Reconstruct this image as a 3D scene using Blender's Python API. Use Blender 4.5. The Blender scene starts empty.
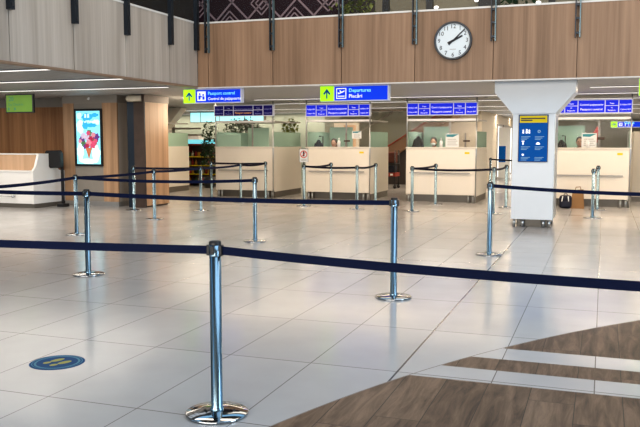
import bpy, bmesh, math, random
from mathutils import Vector, Matrix
random.seed(7)
PI = math.pi
SC = bpy.context.scene
COL = SC.collection

# ------------------------------------------------------------------ materials
def new_mat(name):
    m = bpy.data.materials.new(name); m.use_nodes = True
    nt = m.node_tree
    return m, nt, nt.nodes['Principled BSDF']

def plain(name, col, rough=0.5, metal=0.0, var=0.06, emit=None, es=0.0, scale=6.0, spec=None):
    m, nt, b = new_mat(name)
    N, L = nt.nodes, nt.links
    tc = N.new('ShaderNodeTexCoord'); nz = N.new('ShaderNodeTexNoise')
    nz.inputs['Scale'].default_value = scale; nz.inputs['Detail'].default_value = 3
    L.new(tc.outputs['Object'], nz.inputs['Vector'])
    mx = N.new('ShaderNodeMix'); mx.data_type = 'RGBA'
    mx.inputs[6].default_value = tuple(max(0, c*(1-var)) for c in col)+(1,)
    mx.inputs[7].default_value = tuple(min(1, c*(1+var)) for c in col)+(1,)
    L.new(nz.outputs['Fac'], mx.inputs[0])
    L.new(mx.outputs[2], b.inputs['Base Color'])
    b.inputs['Roughness'].default_value = rough
    b.inputs['Metallic'].default_value = metal
    if spec is not None: b.inputs['Specular IOR Level'].default_value = spec
    if emit:
        b.inputs['Emission Color'].default_value = tuple(emit)+(1,)
        b.inputs['Emission Strength'].default_value = es
    return m

def wood_wall(name, c1, c2, rough=0.5, scale=1.0):
    """laminate with fine vertical grain: noise stretched along Z"""
    m, nt, b = new_mat(name)
    N, L = nt.nodes, nt.links
    g = N.new('ShaderNodeNewGeometry'); mp = N.new('ShaderNodeMapping')
    mp.inputs['Scale'].default_value = (14*scale, 14*scale, 0.35*scale)
    L.new(g.outputs['Position'], mp.inputs['Vector'])
    nz = N.new('ShaderNodeTexNoise'); nz.inputs['Scale'].default_value = 1.0
    nz.inputs['Detail'].default_value = 5; nz.inputs['Roughness'].default_value = 0.65
    L.new(mp.outputs['Vector'], nz.inputs['Vector'])
    mp2 = N.new('ShaderNodeMapping'); mp2.inputs['Scale'].default_value = (3.2*scale, 3.2*scale, 0.12*scale)
    L.new(g.outputs['Position'], mp2.inputs['Vector'])
    n2 = N.new('ShaderNodeTexNoise'); n2.inputs['Scale'].default_value = 1.0
    L.new(mp2.outputs['Vector'], n2.inputs['Vector'])
    ad = N.new('ShaderNodeMath'); ad.operation = 'ADD'
    L.new(nz.outputs['Fac'], ad.inputs[0]); L.new(n2.outputs['Fac'], ad.inputs[1])
    cr = N.new('ShaderNodeValToRGB')
    cr.color_ramp.elements[0].position = 0.36; cr.color_ramp.elements[0].color = tuple(c1)+(1,)
    cr.color_ramp.elements[1].position = 0.64; cr.color_ramp.elements[1].color = tuple(c2)+(1,)
    hf = N.new('ShaderNodeMath'); hf.operation = 'MULTIPLY'; hf.inputs[1].default_value = 0.5
    L.new(ad.outputs[0], hf.inputs[0]); L.new(hf.outputs[0], cr.inputs['Fac'])
    L.new(cr.outputs['Color'], b.inputs['Base Color'])
    b.inputs['Roughness'].default_value = rough
    return m

def glass(name, tint, mixf=0.12, rough=0.05, tr=(1, 1, 1), ior=1.25):
    """pane: mostly transparent, partly tinted diffuse film and a glossy skin"""
    m = bpy.data.materials.new(name); m.use_nodes = True
    nt = m.node_tree; N, L = nt.nodes, nt.links
    for n in list(N):
        if n.type == 'BSDF_PRINCIPLED': N.remove(n)
    out = [n for n in N if n.type == 'OUTPUT_MATERIAL'][0]
    t = N.new('ShaderNodeBsdfTransparent'); t.inputs['Color'].default_value = tuple(tr)+(1,)
    d = N.new('ShaderNodeBsdfDiffuse'); d.inputs['Color'].default_value = tuple(tint)+(1,)
    gl = N.new('ShaderNodeBsdfGlossy'); gl.inputs['Roughness'].default_value = rough
    a = N.new('ShaderNodeMixShader'); a.inputs[0].default_value = mixf
    L.new(t.outputs[0], a.inputs[1]); L.new(d.outputs[0], a.inputs[2])
    f = N.new('ShaderNodeFresnel'); f.inputs['IOR'].default_value = ior
    c = N.new('ShaderNodeMixShader'); L.new(f.outputs[0], c.inputs[0])
    L.new(a.outputs[0], c.inputs[1]); L.new(gl.outputs[0], c.inputs[2])
    L.new(c.outputs[0], out.inputs['Surface'])
    return m

def floor_mat():
    m, nt, b = new_mat('polished_tile_and_wood_inlay')
    N, L = nt.nodes, nt.links
    def V(x): return x
    def mt(op, a, bb=None, c=None):
        n = N.new('ShaderNodeMath'); n.operation = op
        for i, v in enumerate((a, bb, c)):
            if v is None: continue
            if isinstance(v, (int, float)): n.inputs[i].default_value = v
            else: L.new(v, n.inputs[i])
        return n.outputs[0]
    g = N.new('ShaderNodeNewGeometry'); sp = N.new('ShaderNodeSeparateXYZ')
    L.new(g.outputs['Position'], sp.inputs[0]); X, Y = sp.outputs[0], sp.outputs[1]
    TX, TY = 0.6325, 1.237
    ux = mt('DIVIDE', mt('ADD', X, 0.008+TX*60), TX); uy = mt('DIVIDE', mt('ADD', Y, -5.10+TY*60), TY)
    def joint(u, size, w):
        fr = mt('FRACT', u); d = mt('MINIMUM', fr, mt('SUBTRACT', 1.0, fr))
        return mt('LESS_THAN', mt('MULTIPLY', d, size), w)
    jx = joint(ux, TX, 0.0034); jy = joint(uy, TY, 0.0045)
    # two tile columns have a stronger expansion joint (dark line at x = -1.28)
    strong = mt('MAXIMUM', mt('LESS_THAN', mt('ABSOLUTE', mt('ADD', X, 1.278)), 0.0065), mt('LESS_THAN', mt('ABSOLUTE', mt('SUBTRACT', Y, 17.3)), 0.022))
    jt = mt('MAXIMUM', jx, jy)
    cid = N.new('ShaderNodeCombineXYZ'); L.new(mt('FLOOR', ux), cid.inputs[0]); L.new(mt('FLOOR', uy), cid.inputs[1])
    wn = N.new('ShaderNodeTexWhiteNoise'); wn.noise_dimensions = '2D'; L.new(cid.outputs[0], wn.inputs['Vector'])
    nz = N.new('ShaderNodeTexNoise'); nz.inputs['Scale'].default_value = 2.2; nz.inputs['Detail'].default_value = 6
    L.new(g.outputs['Position'], nz.inputs['Vector'])
    tone = mt('ADD', mt('MULTIPLY', wn.outputs['Value'], 0.06), mt('MULTIPLY', nz.outputs['Fac'], 0.14))
    cr = N.new('ShaderNodeValToRGB')
    cr.color_ramp.elements[0].position = 0.0; cr.color_ramp.elements[0].color = (0.41, 0.405, 0.405, 1)
    cr.color_ramp.elements[1].position = 0.2; cr.color_ramp.elements[1].color = (0.545, 0.54, 0.54, 1)
    L.new(tone, cr.inputs['Fac'])
    mj = N.new('ShaderNodeMix'); mj.data_type = 'RGBA'; L.new(jt, mj.inputs[0])
    L.new(cr.outputs['Color'], mj.inputs[6]); mj.inputs[7].default_value = (0.20, 0.185, 0.175, 1)
    ms = N.new('ShaderNodeMix'); ms.data_type = 'RGBA'; L.new(strong, ms.inputs[0])
    L.new(mj.outputs[2], ms.inputs[6]); ms.inputs[7].default_value = (0.10, 0.095, 0.10, 1)
    # wooden plank inlay inside a big circle, crossed by two white strips
    dx = mt('SUBTRACT', X, 7.8816); dy = mt('SUBTRACT', Y, 0.5836)
    rr = mt('SQRT', mt('ADD', mt('MULTIPLY', dx, dx), mt('MULTIPLY', dy, dy)))
    inside = mt('LESS_THAN', rr, 10.11)
    def band(a, c): return mt('MULTIPLY', mt('GREATER_THAN', Y, a), mt('LESS_THAN', Y, c))
    strips = mt('ADD', band(5.055, 5.355), band(5.652, 5.96))
    wood = mt('MULTIPLY', inside, mt('SUBTRACT', 1.0, strips))
    PW = 0.27
    pu = mt('DIVIDE', mt('ADD', X, 0.115+PW*80), PW); pc = mt('FLOOR', pu)
    w1 = N.new('ShaderNodeTexWhiteNoise'); w1.noise_dimensions = '1D'; L.new(pc, w1.inputs['W'])
    pv = mt('ADD', mt('DIVIDE', mt('ADD', Y, 60), 1.25), mt('MULTIPLY', w1.outputs['Value'], 1.0))
    pid = N.new('ShaderNodeCombineXYZ'); L.new(pc, pid.inputs[0]); L.new(mt('FLOOR', pv), pid.inputs[1])
    w2 = N.new('ShaderNodeTexWhiteNoise'); w2.noise_dimensions = '2D'; L.new(pid.outputs[0], w2.inputs['Vector'])
    pj = mt('MAXIMUM', joint(pu, PW, 0.0028), joint(pv, 1.25, 0.0028))
    gv = N.new('ShaderNodeCombineXYZ')
    L.new(mt('ADD', mt('MULTIPLY', X, 15.0), mt('MULTIPLY', w2.outputs['Value'], 40)), gv.inputs[0])
    L.new(mt('MULTIPLY', Y, 1.9), gv.inputs[1]); L.new(mt('MULTIPLY', w2.outputs['Value'], 17), gv.inputs[2])
    gn = N.new('ShaderNodeTexNoise'); gn.inputs['Scale'].default_value = 1.0; gn.inputs['Detail'].default_value = 6
    gn.inputs['Roughness'].default_value = 0.7; gn.inputs['Distortion'].default_value = 0.6
    L.new(gv.outputs[0], gn.inputs['Vector'])
    wr = N.new('ShaderNodeValToRGB'); e = wr.color_ramp.elements
    e[0].position = 0.28; e[0].color = (0.030, 0.018, 0.012, 1)
    e[1].position = 0.72; e[1].color = (0.235, 0.158, 0.105, 1)
    k = e.new(0.47); k.color = (0.115, 0.072, 0.047, 1)
    L.new(mt('ADD', gn.outputs['Fac'], mt('MULTIPLY', mt('SUBTRACT', w2.outputs['Value'], 0.5), 0.16)), wr.inputs['Fac'])
    wj = N.new('ShaderNodeMix'); wj.data_type = 'RGBA'; L.new(pj, wj.inputs[0])
    L.new(wr.outputs['Color'], wj.inputs[6]); wj.inputs[7].default_value = (0.035, 0.025, 0.02, 1)
    # thin grout where wood meets tile
    rim = mt('LESS_THAN', mt('ABSOLUTE', mt('SUBTRACT', rr, 10.11)), 0.004)
    mw = N.new('ShaderNodeMix'); mw.data_type = 'RGBA'; L.new(wood, mw.inputs[0])
    L.new(ms.outputs[2], mw.inputs[6]); L.new(wj.outputs[2], mw.inputs[7])
    mr = N.new('ShaderNodeMix'); mr.data_type = 'RGBA'; L.new(rim, mr.inputs[0])
    L.new(mw.outputs[2], mr.inputs[6]); mr.inputs[7].default_value = (0.25, 0.22, 0.2, 1)
    L.new(mr.outputs[2], b.inputs['Base Color'])
    n3 = N.new('ShaderNodeTexNoise'); n3.inputs['Scale'].default_value = 1.2; n3.inputs['Detail'].default_value = 4
    L.new(g.outputs['Position'], n3.inputs['Vector'])
    ro = mt('ADD', mt('MULTIPLY', n3.outputs['Fac'], 0.10), mt('ADD', 0.12, mt('MULTIPLY', wood, 0.22)))
    L.new(ro, b.inputs['Roughness'])
    L.new(mt('SUBTRACT', 0.5, mt('MULTIPLY', wood, 0.32)), b.inputs['Specular IOR Level'])
    b.inputs['IOR'].default_value = 1.5
    bp = N.new('ShaderNodeBump'); bp.inputs['Strength'].default_value = 0.003; bp.inputs['Distance'].default_value = 0.01
    L.new(n3.outputs['Fac'], bp.inputs['Height']); L.new(bp.outputs[0], b.inputs['Normal'])
    return m

def slat_mat(name, ca, cb, period=0.15, axis=1, duty=0.25):
    m, nt, b = new_mat(name); N, L = nt.nodes, nt.links
    g = N.new('ShaderNodeNewGeometry'); sp = N.new('ShaderNodeSeparateXYZ'); L.new(g.outputs['Position'], sp.inputs[0])
    a = N.new('ShaderNodeMath'); a.operation = 'MULTIPLY_ADD'; a.inputs[1].default_value = 1/period; a.inputs[2].default_value = 400
    L.new(sp.outputs[axis], a.inputs[0])
    f = N.new('ShaderNodeMath'); f.operation = 'FRACT'; L.new(a.outputs[0], f.inputs[0])
    l = N.new('ShaderNodeMath'); l.operation = 'LESS_THAN'; l.inputs[1].default_value = duty; L.new(f.outputs[0], l.inputs[0])
    mx = N.new('ShaderNodeMix'); mx.data_type = 'RGBA'; L.new(l.outputs[0], mx.inputs[0])
    mx.inputs[6].default_value = tuple(ca)+(1,); mx.inputs[7].default_value = tuple(cb)+(1,)
    L.new(mx.outputs[2], b.inputs['Base Color']); b.inputs['Roughness'].default_value = 0.5
    return m

M = {}
M['floor'] = floor_mat()
M['wood_fascia'] = wood_wall('walnut_laminate', (0.205, 0.125, 0.075), (0.395, 0.255, 0.165))
M['wood_lit'] = wood_wall('lit_wood_laminate', (0.37, 0.325, 0.28), (0.57, 0.52, 0.465))  # same wood as the back fascia, with the cool daylight put into its colour
M['wood_warm'] = wood_wall('oak_wall_planks', (0.24, 0.11, 0.045), (0.56, 0.30, 0.14), scale=0.8)
M['wood_mid'] = wood_wall('oak_cladding', (0.33, 0.20, 0.115), (0.56, 0.36, 0.22))
M['wood_desk'] = wood_wall('beech_panel', (0.50, 0.33, 0.21), (0.64, 0.44, 0.30))
M['white'] = plain('white_lacquer', (0.84, 0.84, 0.84), 0.35, var=0.02)
M['cream'] = plain('cream_counter_laminate', (0.78, 0.735, 0.66), 0.32, var=0.02)
M['pillar'] = plain('pale_grey_pillar_panel', (0.78, 0.81, 0.84), 0.4, var=0.02)
M['pillar_edge'] = plain('brushed_pillar_edge', (0.40, 0.44, 0.46), 0.3, metal=0.5)
M['grey_panel'] = plain('grey_beige_panel', (0.30, 0.275, 0.245), 0.5)
M['grey_trim'] = plain('grey_trim_metal', (0.34, 0.33, 0.32), 0.4, metal=0.4)
M['plinth'] = plain('dark_grey_plinth', (0.16, 0.145, 0.125), 0.4, metal=0.3)
M['chrome'] = plain('polished_chrome', (0.25, 0.36, 0.44), 0.25, metal=1.0, var=0.03)
M['base_chrome'] = plain('mirror_base_chrome', (0.42, 0.44, 0.46), 0.06, metal=1.0, var=0.05)
M['steel'] = plain('brushed_steel', (0.50, 0.51, 0.52), 0.3, metal=1.0, var=0.05)
M['dark_steel'] = plain('blue_black_steel', (0.035, 0.045, 0.06), 0.35, metal=0.6)
M['bracket'] = plain('railing_bracket_steel', (0.05, 0.055, 0.065), 0.4, metal=0.5)
M['cyan_lit_steel'] = plain('lit_railing_bar_steel', (0.16, 0.24, 0.28), 0.3, metal=0.6)  # cyan light on the railing bars put into the steel colour
M['navy'] = plain('navy_webbing', (0.002, 0.0075, 0.040), 0.8, var=0.15, scale=60, spec=0.25)
M['black_belt'] = plain('black_navy_webbing', (0.006, 0.007, 0.022), 0.7, var=0.15, scale=60, spec=0.25)
M['black'] = plain('black_plastic', (0.012, 0.012, 0.014), 0.4)
M['soft_black'] = plain('black_cloth', (0.014, 0.014, 0.018), 0.85)
M['navy_cloth'] = plain('dark_blue_nylon', (0.012, 0.016, 0.035), 0.7)
M['kraft'] = plain('kraft_paper', (0.30, 0.17, 0.075), 0.8, var=0.12)
M['ceil'] = slat_mat('grey_slatted_ceiling', (0.46, 0.465, 0.47), (0.22, 0.225, 0.23), 0.2, 1, 0.22)
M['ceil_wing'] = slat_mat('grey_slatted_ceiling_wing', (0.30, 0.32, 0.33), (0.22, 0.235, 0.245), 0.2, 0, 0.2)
M['roof'] = plain('brown_grey_roof', (0.09, 0.08, 0.075), 0.6)
M['edge_white'] = plain('white_soffit_edge', (0.74, 0.73, 0.71), 0.4, var=0.02)
M['lip'] = plain('brown_soffit_lip', (0.28, 0.19, 0.13), 0.5)
M['tube'] = plain('light_tube', (0.9, 0.9, 0.9), 0.4, emit=(1.0, 0.97, 0.92), es=1.0)
M['back_wall'] = plain('olive_grey_wall', (0.30, 0.29, 0.24), 0.6)
M['beige_wall'] = plain('warm_beige_wall', (0.60, 0.545, 0.46), 0.6, var=0.03)
M['plum'] = plain('plum_partition', (0.022, 0.008, 0.014), 0.5, var=0.3, scale=1.5, spec=0.1)
M['lattice'] = plain('mauve_lattice', (0.26, 0.19, 0.22), 0.6)
M['upper_wall'] = plain('upper_hall_wall', (0.22, 0.20, 0.15), 0.6, var=0.15, scale=0.6)
M['upper_dark'] = plain('upper_dark_wall', (0.045, 0.035, 0.032), 0.5, var=0.4, scale=0.8)
M['slab'] = plain('concrete_slab', (0.3, 0.3, 0.3), 0.7)
M['glass_clear'] = glass('clear_booth_glass', (0.70, 0.74, 0.70), 0.03, ior=1.13)
M['glass_green'] = glass('frosted_green_glass', (0.42, 0.60, 0.50), 0.86, 0.2)
M['glass_rail'] = glass('balustrade_glass', (0.5, 0.6, 0.62), 0.01, ior=1.08)
M['glass_grey'] = glass('escalator_glass', (0.42, 0.42, 0.35), 0.55)
M['blue'] = plain('sign_blue', (0.008, 0.035, 0.55), 0.5, spec=0.08, var=0.03, emit=(0.006, 0.06, 0.80), es=0.55)
M['blue_board'] = plain('board_blue', (0.006, 0.015, 0.45), 0.5, var=0.03, emit=(0.01, 0.03, 0.72), es=0.58, spec=0.2)
M['navy_board'] = plain('board_navy', (0.012, 0.010, 0.09), 0.5, spec=0.08, var=0.03, emit=(0.012, 0.01, 0.10), es=0.4)
M['lime'] = plain('sign_lime', (0.35, 0.75, 0.02), 0.5, spec=0.08, var=0.03, emit=(0.42, 0.90, 0.02), es=0.65)
M['sign_white'] = plain('sign_white', (0.85, 0.86, 0.92), 0.4, var=0.02, emit=(0.85, 0.88, 1.0), es=0.55)
M['sign_cyan'] = plain('sign_cyan', (0.25, 0.8, 0.9), 0.4, var=0.02, emit=(0.25, 0.85, 1.0), es=0.55)
M['sign_frame'] = plain('sign_frame_pale', (0.60, 0.62, 0.70), 0.4, var=0.02, emit=(0.6, 0.65, 0.9), es=0.12)
M['amber'] = plain('sign_amber', (0.7, 0.35, 0.05), 0.4, emit=(0.85, 0.42, 0.06), es=0.6)
M['dim_text'] = plain('dim_board_text', (0.25, 0.25, 0.45), 0.4, emit=(0.3, 0.3, 0.55), es=0.4)
M['info_blue'] = plain('info_board_blue', (0.004, 0.105, 0.40), 0.5, spec=0.08, var=0.05)
M['info_light'] = plain('info_board_pale_blue', (0.22, 0.42, 0.62), 0.4)
M['yellow'] = plain('label_yellow', (0.78, 0.60, 0.03), 0.5, spec=0.08, var=0.03)
M['red'] = plain('signal_red', (0.60, 0.035, 0.03), 0.4)
M['dark_red'] = plain('dark_red_shelf', (0.28, 0.035, 0.02), 0.45)
M['teal'] = plain('teal_print', (0.03, 0.25, 0.30), 0.4)
M['ink'] = plain('clock_ink', (0.012, 0.014, 0.02), 0.5)
M['clock_face'] = plain('clock_face', (0.72, 0.80, 0.85), 0.4, var=0.01)
M['clock_rim'] = plain('clock_rim', (0.085, 0.09, 0.10), 0.35, metal=0.5)
M['sticker_blue'] = plain('floor_sticker_blue', (0.006, 0.07, 0.20), 0.5, spec=0.1)
M['sticker_ring'] = plain('floor_sticker_ring', (0.10, 0.27, 0.36), 0.5, spec=0.1)
M['sticker_yellow'] = plain('floor_sticker_yellow', (0.42, 0.40, 0.12), 0.5, spec=0.1)
M['screen_green'] = plain('screen_green', (0.06, 0.13, 0.012), 0.5, var=0.25, scale=3, emit=(0.10, 0.21, 0.03), es=0.5)
M['screen_dark'] = plain('screen_dark_green', (0.03, 0.13, 0.06), 0.4, emit=(0.03, 0.14, 0.06), es=0.4)
M['poster_sky'] = plain('poster_sky', (0.3, 0.7, 0.85), 0.4, emit=(0.22, 0.68, 0.80), es=0.72)
M['poster_pale'] = plain('poster_pale', (0.7, 0.9, 0.9), 0.4, var=0.1, emit=(0.60, 0.90, 0.90), es=0.6)
M['poster_deep'] = plain('poster_deep', (0.02, 0.25, 0.55), 0.4, emit=(0.04, 0.42, 0.68), es=0.8)
for nm, c in (('pink', (0.75, 0.10, 0.22)), ('rose', (0.85, 0.33, 0.42)), ('crimson', (0.50, 0.02, 0.09)), ('violet', (0.17, 0.05, 0.30)),
              ('lilac', (0.75, 0.62, 0.85)), ('leaf', (0.10, 0.25, 0.10)), ('cone', (0.62, 0.20, 0.10))):
    M['p_'+nm] = plain('poster_'+nm, c, 0.5, var=0.3, scale=40, emit=c, es=0.25)
M['cyan_lit'] = plain('cyan_lightbox', (0.4, 0.85, 0.9), 0.4, var=0.2, scale=2, emit=(0.35, 0.88, 0.95), es=0.8)
M['daylight'] = plain('bright_doorway_glass', (0.9, 0.93, 0.97), 0.2, emit=(0.9, 0.95, 1.0), es=0.9)
M['leaf'] = plain('dark_green_leaf', (0.02, 0.055, 0.018), 0.5, var=0.5, scale=9)
M['leaf_lit'] = plain('yellow_green_lit_leaf', (0.16, 0.19, 0.035), 0.5, var=0.5, scale=9)  # yellow-green leaf; on the upper bush the yellow stands in for light
M['bark'] = plain('plant_bark', (0.10, 0.06, 0.035), 0.8)
M['pot'] = plain('black_plant_pot', (0.02, 0.02, 0.022), 0.5)
M['skin'] = plain('skin', (0.52, 0.31, 0.22), 0.5)
M['hair'] = plain('dark_hair', (0.018, 0.011, 0.008), 0.5)
M['mask'] = plain('pale_face_mask', (0.62, 0.68, 0.70), 0.7)
M['shirt'] = plain('pale_blue_shirt', (0.30, 0.36, 0.42), 0.8)
M['brown_coat'] = plain('reddish_brown_coat', (0.10, 0.03, 0.02), 0.8)
M['escal'] = plain('brown_escalator_panel', (0.20, 0.115, 0.065), 0.45)
M['paper'] = plain('white_paper', (0.75, 0.77, 0.77), 0.6, var=0.02)
M['duct'] = plain('cream_duct', (0.74, 0.68, 0.56), 0.35)
M['speaker'] = plain('dark_brown_trim', (0.07, 0.045, 0.035), 0.5, var=0.3)
GOODS = [plain('goods_'+n, c, 0.4, var=0.25) for n, c in (('amber', (0.42, 0.22, 0.03)), ('green', (0.05, 0.12, 0.04)), ('red', (0.35, 0.03, 0.03)), ('dark', (0.03, 0.03, 0.03)), ('cream', (0.5, 0.46, 0.36)))]

# ------------------------------------------------------------------ mesh helpers
class MB:
    def __init__(self): self.bm = bmesh.new()
    def box(self, x0, x1, y0, y1, z0, z1, bev=0.0):
        b2 = bmesh.new() if bev else self.bm
        vs = [b2.verts.new((x, y, z)) for x in (x0, x1) for y in (y0, y1) for z in (z0, z1)]
        for q in ((0, 1, 3, 2), (4, 6, 7, 5), (0, 4, 5, 1), (2, 3, 7, 6), (0, 2, 6, 4), (1, 5, 7, 3)):
            b2.faces.new([vs[i] for i in q])
        if bev:
            bmesh.ops.bevel(b2, geom=b2.edges[:], offset=bev, segments=2, profile=0.5, affect='EDGES')
            self.merge(b2)
        return self
    def merge(self, b2):
        mp = {}
        for v in b2.verts: mp[v] = self.bm.verts.new(v.co)
        for f in b2.faces:
            nf = self.bm.faces.new([mp[v] for v in f.verts]); nf.smooth = f.smooth
        b2.free()
    def prism(self, pts, d0, d1, plane='xz'):
        """extrude a 2-D polygon; plane xz -> along y, yz -> along x, xy -> along z"""
        def P(a, b, d): return {'xz': (a, d, b), 'yz': (d, a, b), 'xy': (a, b, d)}[plane]
        A = [self.bm.verts.new(P(a, b, d0)) for a, b in pts]; B = [self.bm.verts.new(P(a, b, d1)) for a, b in pts]
        self.bm.faces.new(A); self.bm.faces.new(B[::-1])
        n = len(pts)
        for i in range(n): self.bm.faces.new((A[i], B[i], B[(i+1) % n], A[(i+1) % n]))
        return self
    def poly(self, pts3):
        self.bm.faces.new([self.bm.verts.new(p) for p in pts3]); return self
    def lathe(self, prof, c=(0, 0, 0), n=32, smooth=True):
        rings = []
        for r, z in prof:
            if r < 1e-6: rings.append([self.bm.verts.new((c[0], c[1], c[2]+z))])
            else: rings.append([self.bm.verts.new((c[0]+r*math.cos(2*PI*i/n), c[1]+r*math.sin(2*PI*i/n), c[2]+z)) for i in range(n)])
        for a, b in zip(rings, rings[1:]):
            for i in range(n):
                j = (i+1) % n
                if len(a) == 1 and len(b) == 1: continue
                if len(a) == 1: f = self.bm.faces.new((a[0], b[i], b[j]))
                elif len(b) == 1: f = self.bm.faces.new((a[i], a[j], b[0]))
                else: f = self.bm.faces.new((a[i], a[j], b[j], b[i]))
                f.smooth = smooth
        return self
    def tube(self, pts, r, n=10, smooth=True):
        pts = [Vector(p) for p in pts]; rings = []
        for i, p in enumerate(pts):
            d = (pts[min(i+1, len(pts)-1)]-pts[max(i-1, 0)]).normalized()
            u = d.cross(Vector((0, 0, 1)))
            if u.length < 1e-3: u = d.cross(Vector((0, 1, 0)))
            u.normalize(); v = d.cross(u)
            rr = r[i] if isinstance(r, (list, tuple)) else r
            rings.append([self.bm.verts.new(p+u*rr*math.cos(2*PI*k/n)+v*rr*math.sin(2*PI*k/n)) for k in range(n)])
        for a, b in zip(rings, rings[1:]):
            for k in range(n):
                f = self.bm.faces.new((a[k], a[(k+1) % n], b[(k+1) % n], b[k])); f.smooth = smooth
        self.bm.faces.new(rings[0][::-1]); self.bm.faces.new(rings[-1]); return self
    def ball(self, c, s, seg=14, rings=10):
        b2 = bmesh.new(); bmesh.ops.create_uvsphere(b2, u_segments=seg, v_segments=rings, radius=1)
        s = s if isinstance(s, (tuple, list)) else (s, s, s)
        for v in b2.verts: v.co = Vector((c[0]+v.co.x*s[0], c[1]+v.co.y*s[1], c[2]+v.co.z*s[2]))
        for f in b2.faces: f.smooth = True
        self.merge(b2); return self
    def disc(self, c, r, ax='y', n=40, ry=None):
        ry = ry or r; vs = []
        for i in range(n):
            a, b = r*math.cos(2*PI*i/n), ry*math.sin(2*PI*i/n)
            vs.append({'y': (c[0]+a, c[1], c[2]+b), 'z': (c[0]+a, c[1]+b, c[2])}[ax])
        self.poly(vs); return self
    def ring(self, c, r0, r1, ax='y', n=40):
        def P(r, i):
            a, b = r*math.cos(2*PI*i/n), r*math.sin(2*PI*i/n)
            return {'y': (c[0]+a, c[1], c[2]+b), 'z': (c[0]+a, c[1]+b, c[2])}[ax]
        A = [self.bm.verts.new(P(r0, i)) for i in range(n)]; B = [self.bm.verts.new(P(r1, i)) for i in range(n)]
        for i in range(n): self.bm.faces.new((A[i], A[(i+1) % n], B[(i+1) % n], B[i]))
        return self
    def build(self, name, mat, parent=None):
        bmesh.ops.recalc_face_normals(self.bm, faces=self.bm.faces[:])
        me = bpy.data.meshes.new(name); self.bm.to_mesh(me); self.bm.free()
        return link(name, me, mat, parent)

def link(name, me, mat, parent=None):
    me.materials.clear(); me.materials.append(mat)
    o = bpy.data.objects.new(name, me); COL.objects.link(o)
    if parent: o.parent = parent
    return o

def tag(o, label=None, cat=None, group=None, kind=None):
    if label: o['label'] = label
    if cat: o['category'] = cat
    if group: o['group'] = group
    if kind: o['kind'] = kind
    return o
def thing(name, label, cat, loc=(0, 0, 0), group=None, rz=0):
    o = bpy.data.objects.new(name, None); COL.objects.link(o); o.empty_display_size = 0.1
    o.location = loc; o.rotation_euler = (0, 0, rz)
    return tag(o, label, cat, group)
def struct(o): o['kind'] = 'structure'; return o
def dup(root, loc, label=None, group=None):
    r = root.copy(); COL.objects.link(r); r.location = loc
    if label: r['label'] = label
    if group: r['group'] = group
    for ch in list(root.children):
        c = ch.copy(); COL.objects.link(c); c.parent = r
        for gch in list(ch.children):
            d = gch.copy(); COL.objects.link(d); d.parent = c
    return r

def text_mesh(body, width=None, height=None, align='LEFT', bold=0.0):
    """lettering as a flat mesh in the xz plane facing -y, scaled to a width or a cap height"""
    cu = bpy.data.curves.new('lettering', 'FONT'); cu.body = body; cu.size = 1.0; cu.align_x = align
    cu.offset = bold; cu.resolution_u = 2
    o = bpy.data.objects.new('lettering', cu); COL.objects.link(o)
    dg = bpy.context.evaluated_depsgraph_get(); ev = o.evaluated_get(dg)
    me = bpy.data.meshes.new_from_object(ev); bpy.data.objects.remove(o)
    xs = [v.co.x for v in me.vertices]; ys = [v.co.y for v in me.vertices]
    w = max(xs)-min(xs)
    sx = sy = None
    if width and height: sx = width/w; sy = height
    elif width: sx = sy = width/w
    else: sx = sy = height
    for v in me.vertices: v.co = Vector((v.co.x*sx, 0, v.co.y*sy))
    me.update(); return me
def letter(body, loc, mat, parent, width=None, height=None, align='LEFT', bold=0.0, name='lettering'):
    o = link(name, text_mesh(body, width, height, align, bold), mat, parent); o.location = loc; return o

# ================================================================== SETTING
CZ = 2.64           # soffit ceiling height
BX, BY = -7.62, 14.0  # faces of the two balcony fronts
f = MB(); f.poly([(-26, -13, 0), (16, -13, 0), (16, 48, 0), (-26, 48, 0)])
struct(f.build('floor', M['floor']))
# soffit ceilings
c = MB(); c.box(-24, 14, BY+0.15, 46, CZ, CZ+0.1); struct(c.build('ceiling', M['ceil']))
c = MB(); c.box(-24, BX-0.15, -4, BY+0.15, CZ, CZ+0.1);
struct(c.build('ceiling_wing', M['ceil_wing']))
# balcony fronts: wood panels with open joints
BZ0, BZ1 = 2.60, 3.87
jb = [-7.385+1.383*i for i in range(0, 12)]
b = MB()
xs = [BX-0.0]+[x for x in jb]+[jb[-1]+1.38]
for a, d in zip(xs, xs[1:]): b.box(a+0.006, d-0.006, BY, BY+0.1, BZ0+0.018, BZ1-0.02)
b.box(BX, xs[-1], BY+0.05, BY+0.12, BZ0+0.05, BZ1-0.03)
struct(b.build('wall_back_fascia', M['wood_fascia']))
b = MB(); ly = [14.0, 12.93, 11.51, 10.12, 8.74, 7.35, 5.96, 4.57, 3.18, 1.8, 0.4, -1.0]
for a, d in zip(ly, ly[1:]): b.box(BX-0.1, BX, d+0.007, a-0.007, BZ0+0.04, BZ1-0.02)
struct(b.build('wall_left_fascia', M['wood_lit']))
b = MB(); b.box(BX-0.12, BX-0.06, -1, 14.1, BZ0+0.05, BZ1-0.03); struct(b.build('trim_1', M['speaker']))
b = MB(); b.box(BX, xs[-1], BY-0.015, BY+0.16, BZ0, BZ0+0.018); struct(b.build('trim_2', M['edge_white']))
b = MB(); b.box(BX-0.16, BX+0.012, -1, BY+0.14, BZ0+0.015, BZ0+0.04); struct(b.build('trim_3', M['lip']))
b = MB(); b.box(BX-0.02, xs[-1], BY-0.01, BY+0.12, BZ1-0.02, BZ1+0.012); struct(b.build('trim_4', M['edge_white']))
b = MB(); b.box(BX-0.12, BX+0.01, -1, BY, BZ1-0.02, BZ1+0.014); struct(b.build('trim_5', M['edge_white']))
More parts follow.
